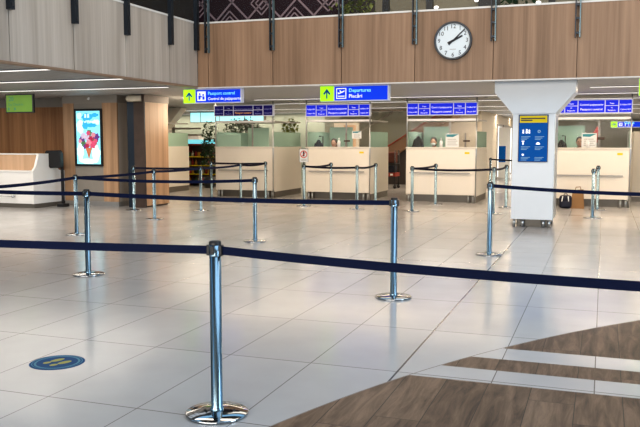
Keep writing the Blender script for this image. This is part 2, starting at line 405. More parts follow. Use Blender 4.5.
# upper storey: slab, walls
b = MB(); b.box(-24, 14, BY+0.12, 26, 2.95, 3.1); b.box(-24, BX-0.12, -4, BY+0.12, 2.95, 3.1); struct(b.build('floor_upper', M['slab']))
b = MB(); b.box(-5.4, 14, 19.0, 19.2, 3.1, 6.6); struct(b.build('wall_upper_back', M['upper_wall']))
b = MB(); b.box(-13.2, -13.0, -4, 19.0, 3.1, 6.6); b.box(-13.2, -5.4, 19.0, 19.2, 3.1, 6.6); struct(b.build('wall_upper_left', M['upper_dark']))
b = MB(); b.box(-24, 14, BY+0.3, 26, 6.6, 6.7); b.box(-24, BX-0.3, -4, BY+0.3, 6.6, 6.7); struct(b.build('ceiling_upper', M['slab']))
# ground floor back and side walls
b = MB(); b.box(-26, 16, 44, 44.2, 0, CZ); struct(b.build('wall_back', M['back_wall']))
b = MB(); b.box(-26, -25.8, -4, 44, 0, CZ); struct(b.build('wall_left', M['beige_wall']))
b = MB(); b.box(-5.95, -4.2, 29, 44, 0, CZ); struct(b.build('wall_corridor', M['beige_wall']))
b = MB(); b.box(2.6, 2.8, 24, 44, 0, CZ); struct(b.build('wall_corridor_right', M['beige_wall']))
# glazed corridor doors (bright daylight behind), on the corridor wall
for i, (a, d) in enumerate(((33.3, 34.8), (35.3, 38.5))):
    fr = struct(MB().box(-4.2, -4.15, a, d, 0.02, 2.25).build('window_%d' % (i+1), M['grey_trim']))
    MB().box(-4.15, -4.145, a+0.08, d-0.08, 0.05, 2.15).build('pane', M['daylight'], fr)

# rest of the hall round the viewer: dark roof, front and right walls with tall openings to the daylight
b = MB(); b.box(BX, 15, -12, BY, 8.6, 8.7); struct(b.build('ceiling_atrium', M['roof']))
b = MB()
for a, d in ((-24, -19), (-16, -13.4), (-10.6, -8.4), (-5.6, -3.4), (-0.6, 1.6), (4.4, 6.6), (9.4, 15)): b.box(a, d, -12.2, -12, 0, 8.6)
b.box(-24, 15, -12.2, -12, 5.0, 8.6); b.box(-24, 15, -12.2, -12, 0, 0.5); struct(b.build('wall_front', M['roof']))
b = MB()
for a, d in ((-12, -9), (-6, -4), (-1, 1), (4, 6), (9, 12)): b.box(14.8, 15, a, d, 0, 8.6)
b.box(14.8, 15, -12, 14, 6, 8.6); b.box(14.8, 15, -12, 14, 0, 0.6); struct(b.build('wall_right', M['roof']))
# ------------------------------------------------------------------ ceiling light lines
def light_line(x0, x1, y, label, cz=CZ):
    t = thing('ceiling_light', label, 'ceiling light', ((x0+x1)/2, y, cz), 'linear ceiling lights under the soffit')
    h = (x1-x0)/2
    MB().box(-h, h, -0.05, 0.05, -0.02, 0).build('housing', M['grey_trim'], t)
    MB().box(-h+0.01, h-0.01, -0.042, 0.042, -0.024, -0.02).build('diffuser', M['tube'], t)
    return t
light_line(-14.0, -7.63, 9.75, 'long white light line on left soffit, nearest the wood balcony front')
light_line(-16.0, -7.63, 11.65, 'second long white light line on the left soffit')
light_line(-18.0, -8.15, 13.75, 'third long light line on left soffit, above the flower lightbox')
light_line(-0.3, 6.0, 16.6, 'light line on the grid ceiling right of the pillar')
light_line(-8.6, 8.0, 18.85, 'long light line in front of the row of blue lane boards')
light_line(-9.0, 8.0, 21.1, 'light line over the passport booth roofs')
light_line(-18, 7.0, 24.8, 'far light line behind the passport booths')
light_line(-8.6, 2.4, 33.0, 'added light line brightening the dim end of the hall beyond the escalator')  # extra fixture added to brighten the dim rear ceiling
light_line(-18, 7.0, 28.0, 'farthest light line toward the shops')

# ------------------------------------------------------------------ railing posts on the balcony fronts
def rail_post_back(x, label):
    t = thing('railing_post', label, 'railing post', (x, BY, 3.28), 'railing posts on the back balcony front')
    for s in (-1, 1): MB().box(s*0.036-0.009, s*0.036+0.009, -0.07, -0.001, 0.0, 1.75).build('bar', M['bracket'] if s < 0 else M['cyan_lit_steel'], t)
    for z in (0.06, 0.3, 0.52, 1.0): MB().box(-0.028, 0.028, -0.055, -0.001, z, z+0.035).build('clamp', M['bracket'], t)
    return t
LB = ['beside the corner with the left balcony', 'second from the corner', 'above the departures sign', 'left of the round clock', 'right of the round clock', 'above the right side of the blue lane boards']
for i, x in enumerate(jb[:9]):
    rail_post_back(x, 'steel railing post on brown balcony front, '+(LB[i] if i < 6 else 'further right past the frame edge %s' % ['first', 'second', 'third'][i-6]))
def rail_post_left(y, label):
    t = thing('railing_post', label, 'railing post', (BX, y, 3.33), 'railing posts on the left balcony front')
    MB().box(0.001, 0.075, -0.045, 0.045, 0, 1.7).build('bar', M['dark_steel'], t)
    for z in (0.05, 0.28, 0.5): MB().box(0.075, 0.085, -0.02, 0.02, z, z+0.04).build('clamp', M['bracket'], t)
    return t
LL = {1: 'nearest the inner corner of the two balconies', 2: 'third from the corner', 3: 'fourth from the corner', 4: 'at the left edge of the photo'}
rail_post_left(13.9, 'dark railing post on pale left balcony front, in the inner corner')
rail_post_left(12.93, 'dark railing post on pale left balcony front, next to the corner one')
rail_post_left(11.51, 'dark railing post on pale left balcony front, where the white rail leaves the photo')
rail_post_left(10.12, 'dark railing post on pale left balcony front, between wide grey panels')
rail_post_left(8.74, 'dark railing post on pale left balcony front, at the left photo edge')
# balustrade glass, one pane per bay
for i in range(9):
    a = jb[i]; nm = ['leftmost bay', 'bay before the lattice', 'bay above the departures sign', 'bay left of the clock', 'bay above the clock', 'bay right of the clock', 'bay above the pillar', 'far right bay', 'last bay'][i]
    o = MB().box(-0.655, 0.655, -0.006, 0.006, 0, 1.1).build('balustrade_pane', M['glass_rail']); o.location = (a+0.69, BY+0.03, BZ1+0.013)
    tag(o, 'clear balustrade glass pane over the brown balcony front, '+nm, 'glass pane', 'balustrade panes above the back balcony')
for i in range(1, 6):
    a, d = ly[i-1], ly[i]
    o = MB().box(-0.006, 0.006, -(a-d)/2+0.03, (a-d)/2-0.03, 0, 1.1).build('balustrade_pane', M['glass_rail']); o.location = (BX-0.05, (a+d)/2, BZ1+0.015)
    tag(o, 'clear balustrade glass pane over the pale left balcony, '+['corner bay', 'second bay', 'third bay', 'fourth bay', 'fifth bay'][i-1], 'glass pane', 'balustrade panes above the left balcony')

# ------------------------------------------------------------------ wall clock
t = thing('wall_clock', 'round white wall clock showing eight past two on the brown balcony front', 'clock', (-2.55, BY, 3.315))
R = 0.333
bm = MB()
prof = [(R-0.045, 0.0), (R, 0.0), (R, 0.055), (R-0.012, 0.065), (R-0.035, 0.058), (R-0.035, 0.03), (R-0.045, 0.03)]
bm.lathe(prof, n=48)
rim = bm.build('rim', M['clock_rim'], t); rim.rotation_euler = (PI/2, 0, 0)
MB().disc((0, -0.034, 0), R-0.03, n=48).build('face', M['clock_face'], t)
for k in range(1, 13):
    a = PI/2-k*PI/6
    letter(str(k), (0.245*math.cos(a), -0.037, 0.245*math.sin(a)-0.03), M['ink'], t, height=0.102, align='CENTER', name='numeral')
def hand(ang, ln, w, y, nm, tail=0.10):
    bm = MB(); dx, dz = math.sin(ang), math.cos(ang)
    def P(l, s): return (dx*l+dz*s, y, dz*l-dx*s)
    bm.poly([P(-tail, -w), P(-tail, w), P(ln, w*0.7), P(ln, -w*0.7)]); return bm.build(nm, M['ink'], t)
hand(math.radians(64), 0.185, 0.021, -0.040, 'hour_hand'); hand(math.radians(47), 0.285, 0.0135, -0.043, 'minute_hand')
MB().disc((0, -0.045, 0), 0.02, n=16).build('hub', M['ink'], t)
MB().box(-0.055, 0.055, -0.0365, -0.036, -0.152, -0.143).build('small_print', M['grey_trim'], t)

# ------------------------------------------------------------------ hanging signs
def arrow_pts(w, h):
    return [(-0.09*w, 0), (0.09*w, 0), (0.09*w, 0.62*h), (0.36*w, 0.36*h), (0.5*w, 0.50*h), (0, h), (-0.5*w, 0.50*h), (-0.36*w, 0.36*h), (-0.09*w, 0.62*h)]
def hanging_sign(x0, x1, y, z0, z1, gw, lines, label, picto, group='hanging direction signs'):
    t = thing('hanging_sign', label, 'sign', (x0, y, z0), group); W, H = x1-x0, z1-z0
    MB().box(0, W, -0.06, 0.06, 0, H, 0.008).build('housing', M['sign_frame'], t)
    MB().box(0.004, gw, -0.064, -0.06, 0.008, H-0.008).build('arrow_panel', M['lime'], t)
    MB().box(gw+0.02, W-0.03, -0.064, -0.06, 0.02, H-0.02).build('blue_panel', M['blue'], t)
    b = MB(); b.poly([(gw/2+px, -0.0665, 0.055+pz) for px, pz in arrow_pts(0.15, H-0.11)]); b.build('arrow', M['info_blue'], t)
    s = H-0.1; px = gw+0.055
    if picto:
        MB().box(px, px+s, -0.067, -0.064, 0.05, 0.05+s).build('pictogram_frame', M['sign_white'], t)
        b = MB()
        cx, cz = px+s/2, 0.05+s/2
        if picto == 'plane':
            MB().box(px+0.016, px+s-0.016, -0.069, -0.067, 0.066, 0.05+s-0.016).build('pictogram_field', M['blue'], t)
            q = [(-0.32, -0.02), (-0.26, -0.08), (0.30, 0.16), (0.36, 0.26), (0.26, 0.26), (0.05, 0.16), (-0.12, 0.30), (-0.18, 0.28), (-0.08, 0.10), (-0.22, 0.05), (-0.30, 0.12), (-0.35, 0.10)]
            b.poly([(cx+a*s, -0.071, cz+c2*s) for a, c2 in q])
            b.poly([(cx-0.34*s, -0.071, cz-0.30*s), (cx+0.34*s, -0.071, cz-0.30*s), (cx+0.34*s, -0.071, cz-0.22*s), (cx-0.34*s, -0.071, cz-0.22*s)])
            b.build('pictogram', M['sign_white'], t)
        else:
            b.disc((cx-0.2*s, -0.071, cz+0.22*s), 0.11*s, n=18); b.disc((cx+0.22*s, -0.071, cz+0.12*s), 0.11*s, n=18)
            b.poly([(cx-0.36*s, -0.071, cz+0.06*s), (cx-0.05*s, -0.071, cz+0.08*s), (cx+0.1*s, -0.071, cz-0.1*s), (cx+0.05*s, -0.071, cz-0.16*s), (cx-0.1*s, -0.071, cz-0.06*s), (cx-0.12*s, -0.071, cz-0.38*s), (cx-0.36*s, -0.071, cz-0.38*s)])
            b.poly([(cx+0.12*s, -0.071, cz-0.02*s), (cx+0.38*s, -0.071, cz-0.02*s), (cx+0.38*s, -0.071, cz-0.38*s), (cx+0.12*s, -0.071, cz-0.38*s)])
            b.build('pictogram', M['blue'], t)
        px += s+0.05
    if lines:
        (l1, w1), (l2, w2) = lines
        letter(l1, (px, -0.067, H*0.58), M['sign_cyan'], t, width=w1, bold=0.012)
        letter(l2, (px, -0.067, H*0.22), M['sign_white'], t, width=w2, bold=0.012)
    for x in (0.12, W-0.12): MB().tube([(x, 0, H), (x, 0, CZ-z0)], 0.012, 8).build('hanger', M['steel'], t)
    return t
SY = 14.45
hanging_sign(-8.17, -6.85, SY, 2.325, 2.615, 0.27, (('Passport control', 0.60), ('Control de paşapoarte', 0.74)), 'lit blue passport control sign with lime arrow panel hanging under left corner of balcony', 'officer')
hanging_sign(-5.18, -3.81, SY, 2.315, 2.615, 0.275, (('Departures', 0.43), ('Plecări', 0.26)), 'lit blue departures sign with lime arrow panel and plane pictogram', 'plane')
hanging_sign(0.525, 1.9, SY, 2.315, 2.615, 0.275, None, 'lime edge of a blue direction sign cut by the right photo border', 'plane')
hanging_sign(0.19, 1.65, 27.0, 1.98, 2.18, 0.19, (('Gates', 0.3), ('1 - 8', 0.24)), 'small far blue direction sign with lime panel seen above right booth', 'plane')

# ------------------------------------------------------------------ passport booths
def board(parent, cx, z0, z1, lit=True, w=1.78, y=0.0):
    """five-panel lane board; parent is the booth; local coords"""
    fr = MB().box(cx-w/2, cx+w/2, y-0.05, y+0.05, z0, z1, 0.006).build('lane_board', M['sign_frame'], parent)
    m = M['blue_board'] if lit else M['navy_board']; tx = M['sign_white'] if lit else M['dim_text']
    e = 0.022; yy = y-0.052
    ws = [0.268, 0.274, 0.575, 0.274, 0.268]; gap = (w-0.05-sum(ws))/4; x = cx-w/2+0.025
    H = z1-z0
    words = [('Cetăţeni RM', 'Citizens RM'), ('Toate', 'All'), ('Control paşapoarte', 'Passport control'), ('Toate', 'All'), ('Cetăţeni RM', 'Citizens RM')]
    for i, pw in enumerate(ws):
        if i in (1, 3):
            MB().box(x, x+pw, yy, yy+0.002, z0+e, z0+H*0.52).build('panel', m, fr)
            MB().box(x, x+pw, yy, yy+0.002, z0+H*0.57, z1-e).build('panel', m, fr)
            letter('Toate', (x+pw/2, yy-0.003, z0+H*0.66), tx, fr, width=0.10, align='CENTER', bold=0.012)
            letter('Al', (x+pw/2, yy-0.003, z0+H*0.36), tx, fr, width=0.03, align='CENTER')
            letter('Passports', (x+pw/2, yy-0.003, z0+H*0.17), tx, fr, width=0.17, align='CENTER')
        else:
            if i == 2 and not lit:
                MB().box(x, x+pw, yy, yy+0.002, z0+e, z0+H*0.48).build('panel', m, fr); MB().box(x, x+pw, yy, yy+0.002, z0+H*0.53, z1-e).build('panel', m, fr)
            else: MB().box(x, x+pw, yy, yy+0.002, z0+e, z1-e).build('panel', m, fr)
            a, b_ = words[i]
            letter(a, (x+pw/2, yy-0.003, z0+H*0.56), tx, fr, width=pw*0.9 if i == 2 else pw*0.88, align='CENTER')
            letter(b_, (x+pw/2, yy-0.003, z0+H*0.22), M['amber'] if (i == 2 and not lit) else tx, fr, width=pw*0.84 if i == 2 else pw*0.8, align='CENTER')
        x += pw+gap
    return fr

def booth(x0, x1, y0, label, lit=True, sticker=0.6, green_front=False, bz=(2.2, 2.525), depth=1.85, front=True, board_cx=None):
    w = x1-x0
    t = thing('passport_booth', label, 'passport control booth', (x0, y0, 0), 'passport control booths')
    MB().box(0, w, 0, 0.06, 0.19, 1.375, 0.006).build('front_panel', M['cream'], t)
    MB().box(-0.01, w+0.01, -0.03, 0.28, 1.375, 1.40, 0.004).build('counter_ledge', M['cream'], t)
    MB().box(0.10, w-0.16, -0.045, -0.012, 0.735, 0.76).build('bumper_rail', M['grey_trim'], t)
    for s, x in ((-1, 0.03), (1, w-0.03)):
        sp = MB().box(x-0.03, x+0.03, 0.075, depth, 0.16, 1.39, 0.005).build('side_panel', M['cream'], t)
        MB().box(x-0.012, x+0.012, 0.09, depth-0.02, 1.392, 1.80).build('side_glass', M['glass_green'], t)
        MB().box(x-0.025, x+0.02, 0.09, depth-0.02, 0.0, 0.155).build('side_plinth', M['plinth'], t)
    MB().box(0.04, w-0.04, 0.16, 0.24, 0.0, 0.185).build('front_plinth', M['plinth'], t)
    for x in (0.06, 0.16, w-0.2, w-0.08): MB().tube([(x, 0.07, 0.0), (x, 0.07, 0.19)], 0.028, 12).build('leg', M['steel'], t)
    # glazing above the counter
    MB().box(0.05, w-0.05, 0.10, 0.108, 1.401, 2.06).build('front_glass', M['glass_clear'], t)
    if green_front: MB().box(0.0, 0.78, 0.02, 0.03, 1.401, 1.74).build('green_screen', M['glass_green'], t)
    MB().box(-0.005, w+0.0, 0.06, 0.12, 2.065, 2.12).build('fascia_beam', M['white'], t)
    MB().box(0.0, w-0.02, 0.125, depth, 2.08, 2.11).build('canopy', M['grey_trim'], t)
    for x in (0.02, w-0.015):
        MB().tube([(x, 0.0, 0.0 if x > 1 else 1.4), (x, 0.0, CZ)], 0.017, 10).build('corner_post', M['steel'], t)
    MB().box(w*0.60, w*0.60+0.035, 0.12, 0.16, 1.401, 2.06).build('glazing_post', M['grey_trim'], t)
    MB().box(0.06, w-0.06, 0.30, 0.85, 0.80, 0.83).build('desk_top', M['cream'], t)
    MB().box(0.06, w*0.42, depth-0.05, depth-0.03, 0.1, 1.95).build('rear_screen', M['glass_green'] , t)
    MB().box(w*0.42+0.02, w-0.08, depth-0.05, depth-0.03, 0.1, 1.35).build('rear_panel', M['cream'], t)
    if sticker:
        MB().box(w-0.30, w-0.18, -0.003, -0.0005, 1.23, 1.28).build('notice_sticker', M['yellow'], t)['label'] = 'small yellow sticker'
    board(t, board_cx if board_cx is not None else w/2+0.02, bz[0], bz[1], lit, 1.80, -0.03)
    return t
YB = 19.85
booth(-14.2, -12.38, YB+0.4, 'cream booth with green side glass behind the wood-clad column, leftmost', False, 0, depth=1.85)
b1 = booth(-10.28, -8.50, YB, 'cream passport booth under the dark unlit lane board, plants behind', False, 0, True, bz=(2.235, 2.545), depth=2.1)
b2 = booth(-7.56, -5.75, YB, 'cream passport booth with lit blue board below the departures sign', True)
b3 = booth(-4.79, -2.985, YB, 'cream passport booth with lit blue board left of the white pillar', True)
b4 = booth(-1.24, 0.60, YB-0.25, 'cream passport booth with lit blue board right of the white pillar', True)

# fixtures on booth counters (things of their own)
def monitor(x, y, z, label, rz=0):
    t = thing('monitor', label, 'monitor', (x, y, z), None, rz)
    MB().box(-0.1, 0.1, -0.08, 0.08, 0, 0.015).build('base', M['black'], t)
    MB().box(-0.02, 0.02, 0.0, 0.03, 0.0145, 0.28).build('neck', M['black'], t)
    o = MB().box(-0.25, 0.25, -0.035, 0.0, 0.12, 0.44, 0.006).build('display', M['grey_trim'], t)
    return t
monitor(-6.15, 20.45, 0.83, 'computer monitor back inside booth under the departures sign')
monitor(-3.5, 20.45, 0.83, 'computer monitor inside the booth left of the pillar')
monitor(0.1, 20.2, 0.83, 'computer monitor inside the booth right of the pillar')
def intercom(x, y, label, z0=1.40, h=0.36):
    t = thing('intercom_post', label, 'intercom', (x, y, z0))
    MB().tube([(0, 0, 0), (0, 0, h)], 0.022, 10).build('post', M['grey_trim'], t)
    MB().box(-0.05, 0.11, -0.03, 0.02, h*0.38, h*0.5, 0.005).build('speaker_head', M['speaker'], t)
    MB().lathe([(0, 0), (0.05, 0), (0.05, 0.012), (0, 0.014)], n=16).build('base', M['grey_trim'], t)
intercom(-6.44, YB+0.05, 'slim intercom post on counter of booth under the departures sign')
intercom(-3.28, YB+0.05, 'slim intercom post on counter of booth left of the pillar')
intercom(-0.10, YB-0.2, 'slim intercom post with red flag on counter right of the pillar', h=0.5)
def flag(x, y, z, label):
    b = MB(); b.prism([(-0.10, 0), (0.07, 0), (0.0, 0.2)], -0.01, 0.01); b.tube([(0, 0, -0.2), (0, 0, 0.0)], 0.012, 8)
    o = b.build('pennant', M['red']); o.location = (x, y, z); tag(o, label, 'pennant')
flag(-0.16, YB+0.02, 1.72, 'small red triangular pennant standing on booth counter right of the pillar')
def bottle(x, y, z, label):
    t = thing('sanitizer_bottle', label, 'bottle', (x, y, z), 'sanitizer bottles on booth counters')
    MB().lathe([(0, 0), (0.04, 0), (0.042, 0.13), (0.03, 0.165), (0.014, 0.18), (0, 0.18)], n=16).build('body', M['white'], t)
    MB().lathe([(0.012, 0.17), (0.012, 0.215), (0.02, 0.22), (0.02, 0.235), (0, 0.236)], n=12).build('pump', M['white'], t)
bottle(-3.89, YB+0.02, 1.4, 'white pump bottle on counter beside the masked officer')
bottle(-0.36, YB-0.23, 1.4, 'white pump bottle on counter beside the officer right of the pillar')
bottle(-6.62, YB+0.02, 1.4, 'white pump bottle on counter of booth under the departures sign')
def notice(x, y, z, label, w=0.34, h=0.34):
    t = thing('notice_sheet', label, 'notice', (x, y, z), 'notices on booth glass')
    MB().box(0, w, -0.002, 0.002, 0, h).build('sheet', M['paper'], t)
    MB().prism([(0.02, h*0.76), (w*0.55, h*0.74), (w*0.98, h*0.95), (0.02, h*0.93)], -0.005, -0.003).build('banner', M['teal'], t)
    for k in range(4): MB().box(0.05, w*(0.9-0.1*(k % 2)), -0.0045, -0.003, h*(0.14+0.14*k), h*(0.18+0.14*k)).build('print_line', M['grey_trim'], t)
notice(-3.79, YB+0.085, 1.405, 'white notice with teal banner on booth glass left of the pillar')
notice(-0.50, YB-0.165, 1.405, 'white notice with teal banner on booth glass right of the pillar')
notice(-6.28, YB+0.085, 1.62, 'small teal-topped card on booth glass under the departures sign', 0.26, 0.2)

# ------------------------------------------------------------------ people behind the counters
def remesh(bm, vox, name, mat, parent, smooth=2):
    me = bpy.data.meshes.new(name); bm.bm.to_mesh(me); bm.bm.free()
    o = bpy.data.objects.new(name, me); COL.objects.link(o)
    r = o.modifiers.new('r', 'REMESH'); r.mode = 'VOXEL'; r.voxel_size = vox
    s = o.modifiers.new('s', 'SMOOTH'); s.iterations = smooth; s.factor = 0.5
    dg = bpy.context.evaluated_depsgraph_get()
    m2 = bpy.data.meshes.new_from_object(o.evaluated_get(dg)); bpy.data.objects.remove(o)
    for p in m2.polygons: p.use_smooth = True
    return link(name, m2, mat, parent)
def person(x, y, label, coat, head_tilt=0.12, rz=0, mask=True, zseat=0.62, turn=0.0):
    """seated officer facing -y; origin on the floor under the pelvis"""
    t = thing('person', label, 'person', (x, y, 0), None, rz)
    Z = zseat
    def limbs(bm, e):
        bm.tube([(0, 0.02, Z-0.02), (0, 0.02, Z+0.16), (0, 0.0, Z+0.34), (0, -0.02, Z+0.50), (0, -0.03, Z+0.565)], [0.15+e, 0.145+e, 0.165+e, 0.13+e, 0.06+e], 16)
        for s in (-1, 1):
            bm.tube([(s*0.10, -0.02, Z+0.50), (s*0.19, -0.02, Z+0.47), (s*0.235, -0.06, Z+0.24), (s*0.20, -0.22, Z+0.22), (s*0.12, -0.34, Z+0.25)], [0.06+e, 0.062+e, 0.048+e, 0.042+e, 0.033+e], 10)
    bm = MB(); limbs(bm, 0)
    for s in (-1, 1):
        bm.tube([(s*0.09, 0.02, Z), (s*0.11, -0.40, Z+0.01), (s*0.11, -0.42, 0.12), (s*0.11, -0.42, 0.05)], [0.09, 0.07, 0.045, 0.04], 10)
        bm.tube([(s*0.11, -0.38, 0.045), (s*0.11, -0.60, 0.035)], [0.04, 0.035], 10)
        # palm and fingers
        bm.ball((s*0.10, -0.385, Z+0.255), (0.04, 0.05, 0.018))
        for k in range(4):
            fx = s*0.10+(k-1.5)*0.02; bm.tube([(fx, -0.42, Z+0.255), (fx, -0.46, Z+0.255), (fx, -0.485+0.006*abs(k-1.5), Z+0.243)], [0.0095, 0.009, 0.007], 6)
        bm.tube([(s*0.07, -0.38, Z+0.255), (s*0.045, -0.415, Z+0.25)], [0.011, 0.008], 6)
    hz = Z+0.70; hy = -0.06-head_tilt*0.3; hx = turn
    bm.tube([(0, -0.02, Z+0.50), (hx*0.5, -0.035, Z+0.60), (hx, hy, Z+0.66)], [0.065, 0.052, 0.055], 12)
    bm.ball((hx, hy, hz), (0.078, 0.098, 0.115), 18, 14)
    bm.ball((hx, hy-0.03, hz-0.06), (0.055, 0.06, 0.055))
    bm.ball((hx, hy-0.10, hz-0.015), (0.014, 0.02, 0.022))
    for s in (-1, 1): bm.ball((hx+s*0.08, hy+0.005, hz-0.01), (0.012, 0.02, 0.03))
    remesh(bm, 0.009, 'body', M['skin'], t, 1)
    bm = MB(); limbs(bm, 0.014); remesh(bm, 0.012, 'uniform_jacket', coat, t)
    bm = MB(); bm.ball((hx, hy+0.018, hz+0.022), (0.090, 0.100, 0.115), 18, 14); bm.ball((hx, hy+0.05, hz-0.05), (0.075, 0.06, 0.07))
    o = remesh(bm, 0.01, 'hair', M['hair'], t)
    bm = MB()
    for s in (-1, 1): bm.ball((hx+s*0.032, hy-0.088, hz+0.004), (0.013, 0.009, 0.008))
    bm.build('eyes', M['ink'], t)
    if mask:
        bm = MB(); bm.ball((hx, hy-0.05, hz-0.055), (0.064, 0.066, 0.048)); bm.build('face_mask', M['mask'], t)
    else:
        bm = MB(); bm.ball((hx, hy-0.088, hz-0.058), (0.022, 0.008, 0.006)); bm.build('lips', M['red'], t)
    bm = MB()
    for s in (-1, 1):
        bm.tube([(s*0.09, 0.03, Z), (s*0.11, -0.40, Z+0.01), (s*0.11, -0.425, 0.12), (s*0.11, -0.425, 0.08)], [0.105, 0.083, 0.06, 0.055], 10)
    bm.tube([(0, 0.02, Z-0.06), (0, 0.02, Z+0.06)], [0.16, 0.165], 14)
    remesh(bm, 0.014, 'trousers', M['soft_black'], t)
    bm = MB()
    for s in (-1, 1): bm.box(s*0.11-0.05, s*0.11+0.05, -0.64, -0.36, 0.002, 0.085, 0.02)
    bm.build('shoes', M['black'], t)
    return t
def office_chair(x, y, label, rz=0, top=1.45, zs=0.55):
    t = thing('office_chair', label, 'chair', (x, y, 0), 'office chairs in the booths', rz)
    MB().box(-0.25, 0.25, -0.25, 0.22, zs-0.09, zs-0.02, 0.03).build('seat', M['soft_black'], t)
    b = MB(); b.prism([(-0.22, zs+0.12), (0.22, zs+0.12), (0.24, top-0.25), (0.17, top), (-0.17, top), (-0.24, top-0.25)], 0.25, 0.31); b.build('backrest', M['soft_black'], t)
    MB().box(-0.03, 0.03, 0.2, 0.33, zs-0.06, zs+0.16, 0.005).build('back_bracket', M['black'], t)
    MB().tube([(0, 0, 0.09), (0, 0, zs-0.08)], 0.03, 10).build('column', M['black'], t)
    for k in range(5):
        a = 2*PI*k/5+0.3
        l = MB().tube([(0, 0, 0.10), (0.27*math.cos(a), 0.27*math.sin(a), 0.065)], [0.03, 0.02], 8).build('leg', M['black'], t)
        b = MB(); b.ball((0.27*math.cos(a), 0.27*math.sin(a), 0.028), 0.028, 10, 8); b.build('caster', M['black'], l)
    return t
person(-7.03, 20.9, 'seated officer in reddish brown coat behind booth under the departures sign', M['brown_coat'], 0.6, mask=False, zseat=0.80)
person(-4.28, 20.95, 'seated officer with dark hair and pale face mask, booth left of pillar', M['shirt'], 0.2, zseat=0.83)
person(-0.56, 20.6, 'seated dark-haired officer leaning sideways, booth right of the pillar', M['soft_black'], 0.5, mask=False, zseat=0.84)
office_chair(-7.03, 21.1, 'black office chair under the officer in reddish brown coat', zs=0.72, top=1.3)
office_chair(-4.28, 21.15, 'black office chair under the masked officer', zs=0.75, top=1.3)
office_chair(-0.56, 20.8, 'black office chair under the officer right of the pillar', zs=0.76, top=1.3)
def jacket(x, y, z, label, mat, s=1.0):
    t = thing('hanging_jacket', label, 'jacket', (x, y, z), None)
    b = MB(); b.lathe([(0.02, 0.62), (0.045, 0.60), (0.10, 0.5), (0.12, 0.3), (0.13, 0.0), (0.0, 0.02)], n=14)
    for v in b.bm.verts: v.co = Vector((v.co.x*s*(1+0.08*math.sin(9*math.atan2(v.co.y, v.co.x))), v.co.y*0.5*s, v.co.z*s))
    b.build('cloth', mat, t)
    for q in (-1, 1): MB().tube([(q*0.08*s, 0, 0.52*s), (q*0.135*s, -0.03, 0.3*s), (q*0.14*s, -0.04, 0.02)], [0.04*s, 0.04*s, 0.03*s], 8).build('sleeve', mat, t)
    MB().tube([(0, 0, 0.6*s), (0, 0, 0.68*s), (0.03, 0, 0.7*s)], 0.008, 6).build('hook', M['steel'], t)
    MB().tube([(0.08, 0.12, -z), (0.08, 0.12, 0.72*s), (0.02, 0.0, 0.72*s)], 0.015, 8).build('stand', M['black'], t)
    return t
jacket(-4.58, 20.3, 1.10, 'black jacket hung inside the booth left of the masked officer', M['soft_black'], 0.95)
jacket(-7.35, 20.3, 1.0, 'dark blue jacket hung inside the booth under the departures sign', M['navy_cloth'], 0.95)
jacket(-0.98, 20.2, 1.0, 'black jacket hung just right of the white pillar inside booth', M['soft_black'], 0.95)

# ------------------------------------------------------------------ white pillar with flared head
t = thing('pillar', 'white panelled pillar with flared head and blue information board', 'pillar', (0, 0, 0))
px0, px1, py0, py1 = -1.555, -0.83, 14.55, 15.5
MB().box(px0, px1, py0, py1, 0.15, 2.05, 0.004).build('shaft', M['pillar'], t)
b = MB(); b.prism([(px0, 2.04), (px1, 2.04), (-0.49, 2.43), (-0.49, 2.64), (-1.885, 2.64), (-1.885, 2.43)], py0, py1); b.build('flared_head', M['pillar'], t)
b = MB(); b.box(px1, px1+0.012, py0+0.02, py1-0.02, 0.16, 2.04); b.build('side_cladding', M['pillar_edge'], t)
for x in (px0+0.05, px0+0.2, px1-0.16, px1-0.06): MB().tube([(x, py0+0.1, 0), (x, py0+0.1, 0.16)], 0.03, 12).build('foot', M['steel'], t)
for x in (px0+0.08, px1-0.06): MB().tube([(x, py1-0.12, 0), (x, py1-0.12, 0.16)], 0.03, 12).build('foot', M['steel'], t)
MB().box(px0+0.09, px1-0.08, py0+0.2, py1-0.2, 0, 0.15).build('plinth', M['plinth'], t)
t = thing('information_board', 'blue information board with yellow header on the white pillar', 'notice board', (-1.45, py0, 1.185))
W, H = 0.515, 0.845
MB().box(0, W, -0.018, -0.001, 0, H, 0.004).build('frame', M['dark_steel'], t)
MB().box(0.012, W-0.012, -0.0195, -0.018, 0.012, H-0.012).build('blue_panel', M['info_blue'], t)
hd = MB().box(0.02, W-0.02, -0.021, -0.0195, H-0.145, H-0.02).build('yellow_header', M['yellow'], t)
for z, w in ((0.075, 0.42), (0.042, 0.2)): MB().box(0.04, 0.04+w, -0.022, -0.021, H-0.145+z-0.01, H-0.145+z+0.012).build('header_print', M['speaker'], t)
for z in (0.46, 0.28, 0.09):
    for x in (0.05, 0.29):
        for k in range(3): MB().box(x, x+0.16-0.03*k, -0.0205, -0.0195, z-0.012-0.024*k, z-0.002-0.024*k).build('print_line', M['info_light'], t)
def man(bm, x, z, s): bm.disc((x, -0.0215, z+0.8*s), 0.2*s, n=14); bm.box(x-0.2*s, x+0.2*s, -0.0215, -0.0205, z, z+0.56*s)
